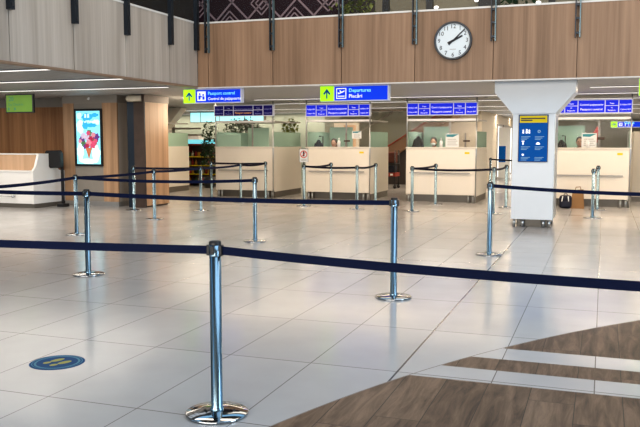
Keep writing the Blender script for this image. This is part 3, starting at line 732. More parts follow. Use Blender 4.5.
for nm, fn in (('walking_pictogram', lambda b: (man(b, 0.085, 0.51, 0.07), man(b, 0.145, 0.51, 0.08), man(b, 0.19, 0.51, 0.07))),
               ('dot_pictogram', lambda b: (b.ring((0.36, -0.0215, 0.545), 0.012, 0.028, n=16))),
               ('queue_pictogram', lambda b: (man(b, 0.085, 0.31, 0.06), b.box(0.06, 0.11, -0.0215, -0.0205, 0.365, 0.38))),
               ('mask_pictogram', lambda b: (b.disc((0.345, -0.0215, 0.335), 0.028, n=16, ry=0.02), b.box(0.31, 0.38, -0.0215, -0.0205, 0.315, 0.332))),
               ('wash_pictogram', lambda b: (b.disc((0.085, -0.0215, 0.13), 0.02, n=14)))):
    b = MB(); fn(b); b.build(nm, M['sign_white'] if nm != 'dot_pictogram' else M['info_light'], t)

# ------------------------------------------------------------------ left: check-in desk, oak wall, lightbox wall, column
b = MB(); b.box(-22, -12.43, 16.75, 16.9, 0, CZ)
struct(b.build('wall_checkin', M['wood_warm']))
b = MB(); b.box(-22, -12.43, 16.70, 16.75, 2.42, CZ); struct(b.build('trim_6', M['grey_panel']))
t = thing('display_wall', 'oak and grey clad wall block holding the flower lightbox', 'wall block', (-12.38, 15.95, 0))
W = 1.53; D = 1.5
MB().box(0, 0.31, 0, 0.05, 0.11, 2.46).build('oak_strip', M['wood_mid'], t)
MB().box(0.31, 1.12, 0.012, 0.05, 0.11, 2.46).build('grey_strip', M['grey_panel'], t)
MB().box(1.12, W, 0, 0.05, 0.11, 2.46).build('oak_strip', M['wood_mid'], t)
MB().box(W-0.05, W, 0.05, D, 0.11, 2.46).build('side_cladding', M['wood_lit'], t)  # brighter wood colour stands in for light missing on this face
MB().box(0, W+0.02, -0.02, D, 2.46, CZ).build('header', M['grey_panel'], t)
MB().box(0, W-0.02, 0.05, D, 0, 2.46).build('core', M['grey_panel'], t)
MB().box(-0.0, W+0.005, -0.008, 0.05, 0.0, 0.11).build('skirting', M['grey_trim'], t)
MB().box(W-0.05, W+0.005, 0.05, D, 0.0, 0.11).build('skirting', M['grey_trim'], t)
# lightbox
t = thing('lightbox_poster', 'lit portrait lightbox showing a bouquet in an ice cream cone', 'poster', (-12.035, 15.96, 0.955))
W, H = 0.785, 1.37
b = MB(); b.box(0, W, -0.05, 0, 0, 0.05); b.box(0, W, -0.05, 0, H-0.05, H); b.box(0, 0.05, -0.05, 0, 0.05, H-0.05); b.box(W-0.05, W, -0.05, 0, 0.05, H-0.05)
b.build('frame', M['black'], t)
MB().box(0.05, W-0.05, -0.035, -0.002, 0.05, H-0.05).build('sky', M['poster_sky'], t)
def blob(cx, cz, r, ry, y, seed):
    rnd = random.Random(seed); n = 22; pts = []
    for i in range(n):
        k = 1+0.16*rnd.uniform(-1, 1); pts.append((cx+r*k*math.cos(2*PI*i/n), y, cz+ry*k*math.sin(2*PI*i/n)))
    return pts
for i, (cx, cz, r, ry) in enumerate(((0.17, 0.95, 0.11, 0.16), (0.16, 0.35, 0.10, 0.24), (0.60, 0.30, 0.125, 0.2), (0.62, 1.05, 0.1, 0.07), (0.38, 0.12, 0.28, 0.06), (0.14, 1.2, 0.07, 0.08))): MB().poly(blob(cx, cz, r, ry, -0.0365, i)).build('cloud', M['poster_pale'], t)
for i, (cx, cz, r, ry) in enumerate(((0.36, 1.17, 0.15, 0.09), (0.30, 0.98, 0.08, 0.10), (0.50, 0.98, 0.14, 0.05), (0.58, 1.22, 0.1, 0.05))): MB().poly(blob(cx, cz, r, ry, -0.0375, i+20)).build('sea_shape', M['poster_deep'], t)
b = MB(); b.box(0.29, 0.345, -0.040, -0.039, 1.155, 1.25); b.box(0.375, 0.43, -0.040, -0.039, 1.155, 1.25); b.build('poster_emblem', M['poster_pale'], t)
letter('Joy of Flowers', (0.40, -0.0405, 1.035), M['sign_white'], t, width=0.52, align='CENTER', bold=0.02)
FL = [('leaf', 0.25, 0.55, 0.07), ('leaf', 0.58, 0.60, 0.08), ('leaf', 0.42, 0.80, 0.07), ('violet', 0.22, 0.66, 0.075), ('violet', 0.62, 0.70, 0.085), ('violet', 0.30, 0.47, 0.06), ('lilac', 0.25, 0.73, 0.075), ('lilac', 0.36, 0.69, 0.07), ('crimson', 0.47, 0.66, 0.07),
      ('pink', 0.51, 0.52, 0.095), ('rose', 0.40, 0.56, 0.075), ('pink', 0.40, 0.79, 0.055), ('rose', 0.54, 0.75, 0.06), ('crimson', 0.36, 0.48, 0.06), ('pink', 0.60, 0.60, 0.055), ('rose', 0.16, 0.60, 0.05)]
for i, (cn, cx, cz, r) in enumerate(FL):
    b = MB(); n = 40; b.poly([(cx+r*(1+0.18*math.cos(6*2*PI*k/n))*math.cos(2*PI*k/n), -0.041-0.0006*i, cz+r*(1+0.18*math.cos(6*2*PI*k/n))*math.sin(2*PI*k/n)) for k in range(n)])
    b.build('flower', M['p_'+cn], t)
b = MB(); b.poly([(0.31, -0.052, 0.44), (0.50, -0.052, 0.44), (0.405, -0.052, 0.17)]); b.build('cone', M['p_cone'], t)
# wood clad column with steel face and duct
t = thing('clad_column', 'square column with blue-black steel face and oak side under cream duct', 'column', (-10.5, 15.85, 0))
W, D = 0.46, 1.05
MB().box(0.0, W, 0.0, 0.04, 0.0, 2.46).build('steel_face', M['dark_steel'], t)
MB().box(0.18, W+0.001, -0.006, 0.0, 0.0, 2.46).build('brown_strip', M['speaker'], t)
MB().box(W-0.04, W+0.004, 0.04, D, 0.04, 2.46).build('oak_side', M['wood_mid'], t)
MB().box(0, W-0.04, 0.04, D, 0, 2.46).build('core', M['speaker'], t)
MB().box(W-0.05, W+0.02, -0.02, D+0.02, 2.46, 2.63).build('capital', M['speaker'], t)
MB().box(0.0, W-0.05, 0.3, D, 2.46, 2.63).build('capital_back', M['speaker'], t)
o = thing('duct_elbow', 'short cream round duct elbow at top of steel-faced column', 'duct', (-10.5, 15.85, 2.545))
MB().tube([(-0.02, 0.24, 0), (-0.02, 0.12, 0.0), (0.02, 0.05, 0), (0.10, 0.03, 0), (0.40, 0.03, 0)], 0.075, 14).build('pipe', M['duct'], o)
MB().tube([(0.06, 0.035, 0), (0.10, 0.03, 0)], 0.085, 14).build('collar', M['duct'], o)
# check-in desk
t = thing('checkin_desk', 'white check-in desk with beech upper panel at left photo edge', 'desk', (-12.40, 14.84, 0))
MB().box(-6, -0.05, 0.02, 0.08, 0.1, 0.84).build('front_panel', M['white'], t)
MB().box(-6, -0.05, 0.0, 0.45, 0.84, 0.87).build('lower_ledge', M['white'], t)
MB().box(-6, -0.12, 0.26, 0.34, 0.87, 1.235).build('beech_panel', M['wood_desk'], t)
MB().box(-6, -0.05, 0.24, 0.7, 1.235, 1.262).build('top_ledge', M['white'], t)
b = MB(); b.prism([(0.0, 0.1), (1.45, 0.1), (1.45, 0.84), (0.95, 0.86), (0.80, 0.95), (0.70, 1.26), (0.22, 1.26), (0.10, 0.95), (0.0, 0.86)], -0.06, 0.0, 'yz'); b.build('end_panel', M['white'], t)
MB().box(-6, -0.02, 0.04, 1.42, 0, 0.1).build('plinth', M['plinth'], t)
MB().tube([(-6, -0.06, 0.27), (-0.55, -0.06, 0.27)], 0.015, 8).build('bumper_bar', M['steel'], t)
b = MB()
b.tube([(-0.55, -0.06, 0.27), (-0.55, 0.02, 0.27)], 0.012, 8); b.ball((-0.55, -0.06, 0.27), 0.035); b.build('bar_end', M['steel'], t)
# display on post next to desk
t = thing('post_display', 'black display panel on a slim black post beside the check-in desk', 'display stand', (-12.10, 15.5, 0))
MB().box(-0.09, 0.09, -0.12, 0.12, 0, 0.07, 0.01).build('base', M['black'], t)
MB().box(-0.03, 0.03, -0.02, 0.02, 0.068, 1.28).build('post', M['black'], t)
b = MB(); b.prism([(-0.40, 1.30), (-0.36, 1.335), (0.0, 1.34), (0.035, 1.31), (0.035, 0.95), (0.01, 0.92), (-0.27, 0.92), (-0.30, 0.95)], -0.10, -0.02); b.build('display', M['black'], t)
# hanging green screen
t = thing('hanging_screen', 'green lit flight screen hanging above the check-in desk', 'screen', (-12.82, 14.5, 2.19))
W, H = 0.77, 0.42
MB().box(0, W, 0, 0.06, 0, H, 0.006).build('casing', M['black'], t)
MB().box(0.03, W-0.03, -0.003, 0, 0.025, H-0.025).build('screen', M['screen_green'], t)
letter('20', (0.10, -0.006, 0.27), M['screen_dark'], t, width=0.14, bold=0.03)
letter('Sky Check-in', (0.08, -0.006, 0.165), M['screen_dark'], t, width=0.42, bold=0.01)
MB().box(0.07, 0.12, -0.006, -0.004, 0.06, 0.12).build('icon', M['screen_dark'], t); MB().box(0.24, 0.29, -0.006, -0.004, 0.06, 0.12).build('icon', M['screen_dark'], t)
MB().tube([(W/2, 0.03, H), (W/2, 0.03, CZ-2.19)], 0.02, 8).build('hanger', M['steel'], t)
for n_, (x, y) in (('right of the green screen', (-11.95, 16.7)), ('on the lightbox wall header', (-11.6, 15.93))):
    t = thing('spot_camera', 'small white ceiling camera '+n_, 'camera', (x, y, 2.5 if y > 16 else 2.56))
    MB().ball((0, -0.03, 0), 0.03, 12, 8).build('dome', M['white'], t); MB().box(-0.02, 0.02, -0.02, 0.0 if y > 16 else 0.0, -0.02, 0.04).build('mount', M['white'], t)

# ------------------------------------------------------------------ barrier stanchions
POSTS = {
 1: (-2.05, 3.94, 'nearest chrome stanchion in the foreground joining both front navy belts'),
 2: (-1.94, 7.56, 'chrome stanchion in centre where the second navy belt ends'),
 3: (-5.07, 11.09, 'chrome stanchion left of centre ending the third navy belt, before the middle booths'),
 4: (-5.65, 7.66, 'second nearest chrome stanchion on the left, in line with the second belt'),
 5: (-1.44, 10.87, 'chrome stanchion just left of the white pillar with belt running right'),
 6: (-8.25, 10.9, 'chrome stanchion in front of the flower lightbox wall, left of nearer one'),
 7: (-8.43, 13.62, 'chrome stanchion in front of the oak-sided column'),
 8: (-9.95, 15.22, 'chrome stanchion against the steel face of the clad column'),
 9: (-8.43, 15.55, 'chrome stanchion left of the booth with unlit board, before the kiosk'),
 10: (-10.1, 19.25, 'stanchion at left corner of the booth with unlit board'),
 11: (-8.62, 18.0, 'stanchion before the middle of the booth with unlit board'),
 12: (-8.57, 19.45, 'stanchion at right corner of the booth with unlit board'),
 13: (-6.75, 17.6, 'stanchion carrying the no-phone sign, front left of the departures booth'),
 14: (-6.58, 19.1, 'rear left stanchion close to the departures booth'),
 15: (-5.28, 17.15, 'front right stanchion before the departures booth'),
 16: (-5.36, 19.0, 'rear right stanchion close to the departures booth corner'),
 17: (-3.97, 17.05, 'front left stanchion of the pen at the booth left of pillar'),
 18: (-3.86, 19.1, 'rear left stanchion of the pen at the booth left of pillar'),
 19: (-2.19, 17.05, 'front right stanchion of pen, between booth and white pillar'),
 20: (-2.12, 18.75, 'rear right stanchion of pen, between booth and white pillar'),
 21: (-0.175, 16.8, 'front stanchion of the pair at the booth right of the pillar'),
 22: (-0.10, 18.85, 'rear stanchion of the pair at the booth right of the pillar'),
 23: (-3.50, 26.3, 'far stanchion in the corridor left end of the far belt'),
 24: (-2.1, 24.6, 'far stanchion in the corridor hidden behind the pillar'),
 25: (-5.5, 3.55, 'stanchion outside the left photo edge holding the front belt'),
 26: (1.75, 3.62, 'stanchion outside the right photo edge holding the front belt'),
 27: (2.2, 10.2, 'stanchion outside the right photo edge holding the belt before pillar'),
 28: (-7.75, 7.69, 'stanchion outside the left photo edge at the maze corner'),
}
def make_stanchion(label):
    t = thing('barrier_stanchion', label, 'barrier post', (0, 0, 0), 'chrome belt barrier stanchions')
    MB().lathe([(0, 0.0), (0.178, 0.0), (0.181, 0.004), (0.181, 0.013), (0.176, 0.017), (0.10, 0.024), (0.045, 0.030), (0.0, 0.030)], n=48).build('base', M['base_chrome'], t)
    MB().lathe([(0.04, 0.028), (0.04, 0.04), (0.0335, 0.048), (0.0335, 0.925), (0, 0.925)], n=24).build('pole', M['chrome'], t)
    MB().lathe([(0.0345, 0.92), (0.0345, 0.985), (0, 0.985)], n=24).build('cassette', M['chrome'], t)
    MB().lathe([(0.0352, 0.984), (0.0352, 0.998), (0.03, 1.006), (0, 1.007)], n=24).build('cap', M['black'], t)
    b = MB()
    for s in (-1, 1):
        b.box(s*0.038-0.010, s*0.038+0.010, -0.017, 0.017, 0.922, 0.984, 0.004); b.box(-0.012, 0.012, s*0.034-0.005, s*0.034+0.005, 0.930, 0.978, 0.002)
    b.build('belt_clip', M['black'], t)
    return t
SP = {}
for k, (x, y, lab) in POSTS.items():
    if k == 1: proto = make_stanchion(lab); proto.location = (x, y, 0); SP[k] = proto
    else: SP[k] = dup(proto, (x, y, 0), lab)
def belt(i, j, sag=0.02, mat='navy', z0=0.953, z1=0.953, hw=0.0235):
    a = Vector(POSTS[i][:2]); c2 = Vector(POSTS[j][:2]); d = (c2-a).normalized()
    p, q = a+d*0.045, c2-d*0.045
    b = MB(); n = 16; nrm = Vector((-d.y, d.x))*0.0012; rows = []
    for k in range(n+1):
        u = k/n; xy = p.lerp(q, u)-a; z = z0+(z1-z0)*u-4*sag*u*(1-u)
        rows.append([b.bm.verts.new((xy.x+s*nrm.x, xy.y+s*nrm.y, z+hz)) for s, hz in ((1, -hw), (1, hw), (-1, hw), (-1, -hw))])
    for r0, r1 in zip(rows, rows[1:]):
        for m_ in range(4): b.bm.faces.new((r0[m_], r0[(m_+1) % 4], r1[(m_+1) % 4], r1[m_]))
    b.bm.faces.new(rows[0]); b.bm.faces.new(rows[-1][::-1])
    o = b.build('belt', M[mat], SP[i])
    return o
for i, j, s, mt_ in ((1, 25, 0.006, 'navy'), (1, 26, 0.035, 'navy'), (4, 2, 0.02, 'navy'), (4, 28, 0.01, 'navy'), (5, 27, 0.05, 'navy'), (6, 3, 0.04, 'navy'), (6, 28, 0.03, 'navy'),
                     (6, 7, 0.02, 'navy'), (7, 9, 0.015, 'navy'), (8, 9, 0.01, 'black_belt'), (9, 11, 0.02, 'navy'), (11, 12, 0.03, 'black_belt'), (10, 12, 0.01, 'black_belt'), (13, 14, 0.03, 'black_belt'), (13, 15, 0.02, 'black_belt'),
                     (15, 16, 0.03, 'black_belt'), (17, 18, 0.02, 'black_belt'), (17, 19, 0.03, 'black_belt'), (19, 20, 0.02, 'black_belt'), (21, 22, 0.02, 'black_belt'), (23, 24, 0.01, 'black_belt')):
    belt(i, j, s, mt_)
# sign on stanchion 13
t = thing('no_phone_sign', 'white sign with red prohibition circle standing on a stanchion', 'sign', (-6.75, 17.6, 1.007))
MB().box(-0.015, 0.015, -0.01, 0.01, 0, 0.05).build('stem', M['black'], t)
MB().box(-0.115, 0.115, -0.01, 0.01, 0.045, 0.37, 0.004).build('plate', M['paper'], t)
b = MB(); b.box(-0.115, 0.115, -0.012, -0.0105, 0.36, 0.37); b.box(-0.115, -0.107, -0.012, -0.0105, 0.05, 0.36); b.box(0.107, 0.115, -0.012, -0.0105, 0.05, 0.36); b.build('border', M['speaker'], t)
b = MB(); b.ring((0, -0.013, 0.235), 0.07, 0.09, n=28); b.poly([(-0.055, -0.0135, 0.19), (-0.045, -0.0135, 0.18), (0.058, -0.0135, 0.28), (0.048, -0.0135, 0.29)]); b.build('prohibition_ring', M['red'], t)
b = MB(); b.box(-0.02, 0.02, -0.0125, -0.0115, 0.185, 0.285); b.disc((0.0, -0.0125, 0.29), 0.016, n=12); b.build('pictogram', M['ink'], t)
for z in (0.085, 0.115): MB().box(-0.07, 0.07, -0.012, -0.0105, z-0.005, z+0.005).build('print_line', M['grey_trim'], t)

# ------------------------------------------------------------------ floor sticker
t = thing('floor_sticker', 'round blue floor sticker with two yellow footprints', 'sticker', (-3.605, 4.50, 0.0), None, 0)
MB().lathe([(0, 0.0015), (0.188, 0.0015), (0.19, 0.0005)], n=48, smooth=False).build('disc', M['sticker_blue'], t)
MB().ring((0, 0, 0.0022), 0.142, 0.158, 'z', 48).build('ring', M['sticker_ring'], t)
for s in (-1, 1):
    b = MB(); ca, sa = math.cos(-0.35), math.sin(-0.35)
    def fp(x, y): return (x*ca-y*sa, x*sa+y*ca, 0.0026)
    for (cx, cy, rx, ry) in ((s*0.045, 0.03, 0.028, 0.055), (s*0.042, -0.055, 0.022, 0.03)):
        b.poly([fp(cx+rx*math.cos(2*PI*k/18), cy+ry*math.sin(2*PI*k/18)) for k in range(18)])
    b.build('footprint', M['sticker_yellow'], t)
MB().ring((0, 0, 0.0022), 0.168, 0.174, 'z', 48).build('rim_print', M['sticker_ring'], t)

# ------------------------------------------------------------------ bags by the right booth
t = thing('backpack', 'dark blue backpack with pale straps on the floor behind the pillar', 'bag', (-0.80, 19.1, 0))
b = MB(); b.box(-0.14, 0.14, -0.1, 0.1, 0.0, 0.30, 0.06); b.build('body', M['navy_cloth'], t)
b = MB(); b.box(-0.09, 0.10, -0.15, -0.09, 0.03, 0.17, 0.03); b.build('front_pocket', M['navy_cloth'], t)
for s in (-1, 1): MB().tube([(s*0.07, -0.105, 0.05), (s*0.075, -0.12, 0.18), (s*0.06, -0.09, 0.285)], 0.013, 8).build('strap', M['paper'], t)
MB().tube([(-0.04, 0, 0.29), (-0.03, 0, 0.335), (0.03, 0, 0.335), (0.04, 0, 0.29)], 0.01, 8).build('handle', M['black'], t)
t = thing('paper_bag', 'brown kraft paper bag with handles beside the backpack', 'bag', (-0.535, 19.15, 0))
b = MB(); A = [(-0.15, -0.09, 0), (0.15, -0.09, 0), (0.15, 0.09, 0), (-0.15, 0.09, 0)]; B = [(-0.115, -0.04, 0.42), (0.125, -0.04, 0.44), (0.125, 0.04, 0.44), (-0.115, 0.04, 0.42)]
va = [b.bm.verts.new(p) for p in A]; vb = [b.bm.verts.new(p) for p in B]
b.bm.faces.new(va[::-1])
for k in range(4): b.bm.faces.new((va[k], va[(k+1) % 4], vb[(k+1) % 4], vb[k]))
b.build('sack', M['kraft'], t)
for s in (-1, 1): MB().tube([(-0.06, s*0.04, 0.41), (-0.045, s*0.035, 0.49), (0.055, s*0.035, 0.50), (0.07, s*0.04, 0.42)], 0.008, 6).build('handle', M['kraft'], t)

# ------------------------------------------------------------------ background of the lower hall
# escalator between the booths
t = thing('escalator', 'brown-sided escalator with grey glass rising right behind the booths', 'escalator', (0, 27.2, 0))
sl = 0.58; xa, za = -9.2, 0.0
def zl(x): return 1.13+(x+7.1)*sl
b = MB(); b.prism([(-9.0, 0.0), (-8.6, 0.0), (-5.1, zl(-5.1)-0.05), (-4.7, CZ-0.02), (-5.2, CZ-0.02), (-9.0, 0.30)], 0.0, 1.3); b.build('truss', M['escal'], t)
b = MB(); b.prism([(-8.4, 0.0), (-5.6, 0.0), (-5.6, zl(-5.6)-0.12), (-8.4, zl(-8.4)-0.02)], 0.3, 1.0); b.build('dark_underfill', M['upper_dark'], t)  # dark block added for the darkness below the truss
b = MB(); b.prism([(-9.0, 0.31), (-5.25, CZ-0.03), (-9.6, CZ-0.03), (-9.6, 0.31)], -0.03, 0.0); b.build('near_glass', M['glass_grey'], t)
b = MB(); b.tube([(-9.4, -0.02, 1.22), (-7.05, -0.02, CZ-0.06)], 0.03, 8); b.build('handrail', M['grey_panel'], t)
b = MB(); b.tube([(-8.95, -0.04, 0.30), (-5.3, -0.04, CZ-0.08)], 0.02, 8); b.build('red_edge', M['dark_red'], t)
# trolley with dark goods
t = thing('goods_trolley', 'dark trolley with red shelf standing between the two lit booths', 'trolley', (-6.72, 25.2, 0))
for x in (-0.33, 0.33):
    for y in (-0.25, 0.25):
        MB().tube([(x, y, 0.1), (x, y, 1.25)], 0.02, 8).build('upright', M['black'], t); MB().ball((x, y, 0.06), 0.06, 10, 8).build('wheel', M['black'], t)
MB().box(-0.36, 0.36, -0.28, 0.28, 0.40, 0.52).build('red_shelf', M['dark_red'], t)
MB().box(-0.36, 0.36, -0.28, 0.28, 0.80, 0.83).build('upper_shelf', M['black'], t)
for k, (x, z, w, h, mm) in enumerate(((-0.2, 0.52, 0.26, 0.2, 'soft_black'), (0.14, 0.52, 0.3, 0.23, 'navy_cloth'), (-0.16, 0.83, 0.34, 0.3, 'soft_black'), (0.18, 0.83, 0.26, 0.36, 'brown_coat'))):
    t2 = MB().box(-w/2, w/2, -0.2, 0.2, 0.0, h, 0.03).build('luggage_case', M[mm]); t2.location = (-6.72+x, 25.2, z)
    tag(t2, 'dark case on %s shelf of trolley between lit booths, %s one' % ('lower' if z < 0.7 else 'upper', 'left' if x < 0 else 'right'), 'case', 'cases on the trolley')
for x in (-0.2, 0.05, 0.22):
    pass
b = MB()
for x in (-0.27, -0.12, 0.03, 0.18): b.box(x, x+0.09, -0.285, -0.281, 0.43, 0.49)
b.build('shelf_labels', M['paper'], t)
# kiosk with goods at left
t = thing('goods_kiosk', 'red-framed kiosk shelves with goods between leftmost booths', 'shelf unit', (-13.75, 24.2, 0))
W = 1.35
for x in (0.0, W-0.06): MB().box(x, x+0.06, 0, 0.5, 0, 1.42).build('red_upright', M['dark_red'], t)
MB().box(0, W, 0.48, 0.5, 0, 1.42).build('back_panel', M['speaker'], t)
SZ = [0.12, 0.42, 0.72, 1.02]
for z in SZ: 
    MB().box(0.06, W-0.06, 0.02, 0.48, z-0.03, z).build('shelf', M['goods_lip'] if 'goods_lip' in M else M['yellow'], t)
MB().box(0, W, 0, 0.5, 1.40, 1.46).build('top', M['dark_red'], t)
MB().box(0.0, W, -0.02, 0.0, 1.46, 1.60).build('lit_header', M['sign_cyan'], t)
gp = {}
KN = ['amber', 'green', 'red', 'black', 'cream']
SN = ['bottom', 'second', 'third', 'top']
for si, z in enumerate(SZ):
    for k in range(9):
        mi = (si*2+k*3) % 5; h = 0.18 if k % 3 else 0.14
        x = -13.75+0.14+k*0.13
        key = (mi, k % 3 == 0)
        if key not in gp:
            bb = MB()
            if k % 3: bb.lathe([(0, 0), (0.04, 0), (0.04, 0.11), (0.014, 0.15), (0.014, 0.19), (0, 0.19)], n=10)
            else: bb.box(-0.045, 0.045, -0.04, 0.04, 0, 0.15)
            o = bb.build('bottle' if k % 3 else 'carton', GOODS[mi]); gp[key] = o
        else:
            o = gp[key].copy(); COL.objects.link(o)
        o.location = (x, 24.32, z)
        tag(o, '%s %s on the %s kiosk shelf, %s from its left end' % (KN[mi], 'bottle' if k % 3 else 'carton', SN[si], ['first', 'second', 'third', 'fourth', 'fifth', 'sixth', 'seventh', 'eighth', 'ninth'][k]), 'bottle' if k % 3 else 'carton', 'goods on the kiosk shelves')
# cyan lightbox above the kiosk
t = thing('shop_lightbox', 'bright cyan shop lightbox above the kiosk behind booths', 'light box', (-14.5, 26.0, 2.22))
MB().box(0, 3.0, 0, 0.2, 0, 0.40).build('casing', M['grey_trim'], t)
for a, d in ((0.03, 0.42), (0.46, 1.2), (1.24, 2.2), (2.24, 2.97)): MB().box(a, d, -0.01, 0, 0.03, 0.37).build('panel', M['cyan_lit'], t)
for x in (0.3, 2.7): MB().tube([(x, 0.1, 0.40), (x, 0.1, CZ-2.22)], 0.02, 8).build('hanger', M['steel'], t)
b = struct(MB().box(-20, -9.5, 28.5, 28.7, 0, CZ).build('wall_shop', plain('teal_grey_shopfront', (0.30, 0.36, 0.33), 0.5)))
t = thing('shop_display', 'small white shelf cabinet seen through glass left of the kiosk', 'cabinet', (-16.0, 27.0, 0))
MB().box(0, 1.3, 0, 0.4, 0, 1.75).build('carcass', M['paper'], t)
for z in (1.75, 2.0): MB().box(0, 1.2, -0.02, 0.4, z, z+0.06).build('shelf', M['plinth'], t)
MB().box(0, 0.05, 0, 0.4, 1.75, 2.4).build('upright', M['plinth'], t)
# white angled bracket over leftmost booth
t = thing('flared_bracket', 'cream flared column head above the leftmost booth', 'column head', (-13.75, 22.4, 0))
b = MB(); b.prism([(0.0, 1.95), (0.35, 1.95), (0.95, CZ-0.02), (0.0, CZ-0.02)], 0, 0.4); b.build('flare', M['cream'], t)
MB().box(0, 0.35, 0, 0.4, 0, 1.95).build('shaft', M['cream'], t)
# potted plants
def plant(x, y, h, rad, label, mat, n=420, trunk=0.5, seed=1, zlow=None):
    t = thing('potted_tree', label, 'plant', (x, y, 0), 'potted trees')
    MB().lathe([(0, 0), (0.16, 0), (0.2, 0.36), (0.185, 0.36), (0.17, 0.32), (0, 0.32)], n=20).build('pot', M['pot'], t)
    MB().tube([(0, 0, 0.3), (0.03, 0.01, h*0.4), (-0.02, 0, h*0.75)], [0.03, 0.024, 0.012], 8).build('trunk', M['bark'], t)
    rnd = random.Random(seed); b = MB(); zc = (h+(zlow if zlow is not None else h*0.35))/2; hz = h-zc
    for k in range(n):
        while True:
            u = Vector((rnd.uniform(-1, 1), rnd.uniform(-1, 1), rnd.uniform(-1, 1)))
            if 0.25 < u.length < 1: break
        p = Vector((u.x*rad, u.y*rad*0.7, zc+u.z*hz)); L_ = rnd.uniform(0.07, 0.14); wd = L_*0.35
        d = Vector((rnd.uniform(-1, 1), rnd.uniform(-1, 1), rnd.uniform(-0.9, 0.3))).normalized(); s = d.cross(Vector((rnd.random()-.5, rnd.random()-.5, 1))).normalized()
        b.poly([p, p+d*L_*0.5+s*wd, p+d*L_, p+d*L_*0.5-s*wd])
    b.build('foliage', mat, t); return t
plant(-12.35, 23.4, 2.25, 0.33, 'tall dark potted tree left of the booth with unlit board', M['leaf'], 520, seed=3, zlow=0.5)
plant(-10.75, 22.6, 2.3, 0.62, 'wide dark leafy tree behind the booth with unlit board', M['leaf'], 620, seed=4, zlow=1.6)
plant(-9.25, 22.9, 2.3, 0.26, 'small yellow-green potted tree at right end behind unlit-board booth', M['leaf_lit'], 220, seed=5, zlow=1.7)
# warm posters seen between booth one and two
t = thing('pink_display', 'pink and beige lit advert stand between first and second booths', 'advert', (-8.85, 26.0, 0))
MB().box(0, 0.9, 0, 0.1, 0, 2.2).build('stand', M['beige_wall'], t); MB().box(0.0, 0.32, -0.01, 0, 1.75, 1.95).build('pink_panel', M['p_pink'], t); MB().box(0.36, 0.8, -0.01, 0, 1.3, 2.1).build('beige_panel', M['wood_desk'], t)
# corridor advert figure
t = thing('roll_up_banner', 'blue and white roll-up banner by the bright corridor doors', 'banner', (-4.0, 32.2, 0))
MB().box(0, 0.5, 0, 0.15, 0, 0.08).build('base', M['steel'], t); MB().box(0.02, 0.48, 0.06, 0.07, 0.08, 2.1).build('sheet', M['paper'], t); MB().box(0.03, 0.3, 0.05, 0.06, 0.7, 1.35).build('blue_print', M['info_blue'], t)
# dark figure items at far right
t = thing('vending_cabinet', 'black cabinet with teal top at far right behind the booth', 'cabinet', (1.25, 26.0, 0))
MB().box(0, 0.9, 0, 0.5, 0, 1.55).build('body', M['soft_black'], t); MB().box(0, 0.9, -0.01, 0.5, 1.55, 1.8).build('top', M['teal'], t)
t = thing('white_partition', 'pale partition wall end beside the right booth', 'partition', (0.72, 21.8, 0))
MB().box(0, 0.22, 0, 2.2, 0, 1.80).build('panel', M['beige_wall'], t); MB().box(-0.01, 0.23, -0.01, 2.2, 0, 0.12).build('skirting', M['plinth'], t)

# ------------------------------------------------------------------ upper storey
t = thing('lattice_partition', 'dark plum partition with pale diamond lattice on the upper floor', 'partition', (-9.2, 17.0, 3.1))
W, H = 3.65, 3.4
MB().box(0, W, 0, 0.1, 0, H).build('panel', M['plum'], t)
b = MB()
def bar(x0, z0, x1, z1, w=0.022):
    d = Vector((x1-x0, z1-z0)).normalized(); n = Vector((-d.y, d.x))*w
    b.poly([(x0+n.x, -0.012, z0+n.y), (x1+n.x, -0.012, z1+n.y), (x1-n.x, -0.012, z1-n.y), (x0-n.x, -0.012, z0-n.y)])
S = 0.82
def clipbar(x0, z0, x1, z1, w=0.022):
    # clip to the panel rectangle
    t0, t1 = 0.0, 1.0
    for a0, da, lo, hi in ((x0, x1-x0, 0.02, W-0.02), (z0, z1-z0, 0.02, H-0.02)):
        if abs(da) < 1e-9:
            if not lo <= a0 <= hi: return
            continue
        ta, tb = sorted(((lo-a0)/da, (hi-a0)/da)); t0, t1 = max(t0, ta), min(t1, tb)
    if t1-t0 > 1e-3: bar(x0+(x1-x0)*t0, z0+(z1-z0)*t0, x0+(x1-x0)*t1, z0+(z1-z0)*t1, w)
k = -6
while k*S < W+H:
    clipbar(k*S, 0, k*S+H, H); clipbar(k*S, H, k*S+H, 0); k += 1
for i in range(0, 6):
    for j in range(0, 6):
        cx, cz = i*S, j*S+(H % S)*0+ (S/2 if i % 2 else 0)
        for r in (0.15, 0.27) if (i+j) % 2 == 0 else (0.13,):
            q = [(cx+r, cz), (cx, cz+r), (cx-r, cz), (cx, cz-r)]
            for m_ in range(4): clipbar(*q[m_], *q[(m_+1) % 4], 0.016)
b.build('lattice', M['lattice'], t)
def up_post(x, y, label, w=0.14):
    o = MB().box(-w/2, w/2, -0.07, 0.07, 0, 3.5).build('upper_column', M['black']); o.location = (x, y, 3.1); tag(o, label, 'column', 'black columns on the upper floor')
up_post(-4.72, 17.5, 'slim black upper-floor column left of the clock'); up_post(-3.72, 17.5, 'slim black upper-floor column above the clock left edge')
up_post(-2.42, 17.5, 'wide black upper-floor column right of the clock', 0.45); up_post(-1.12, 17.5, 'slim black upper-floor column above the pillar')
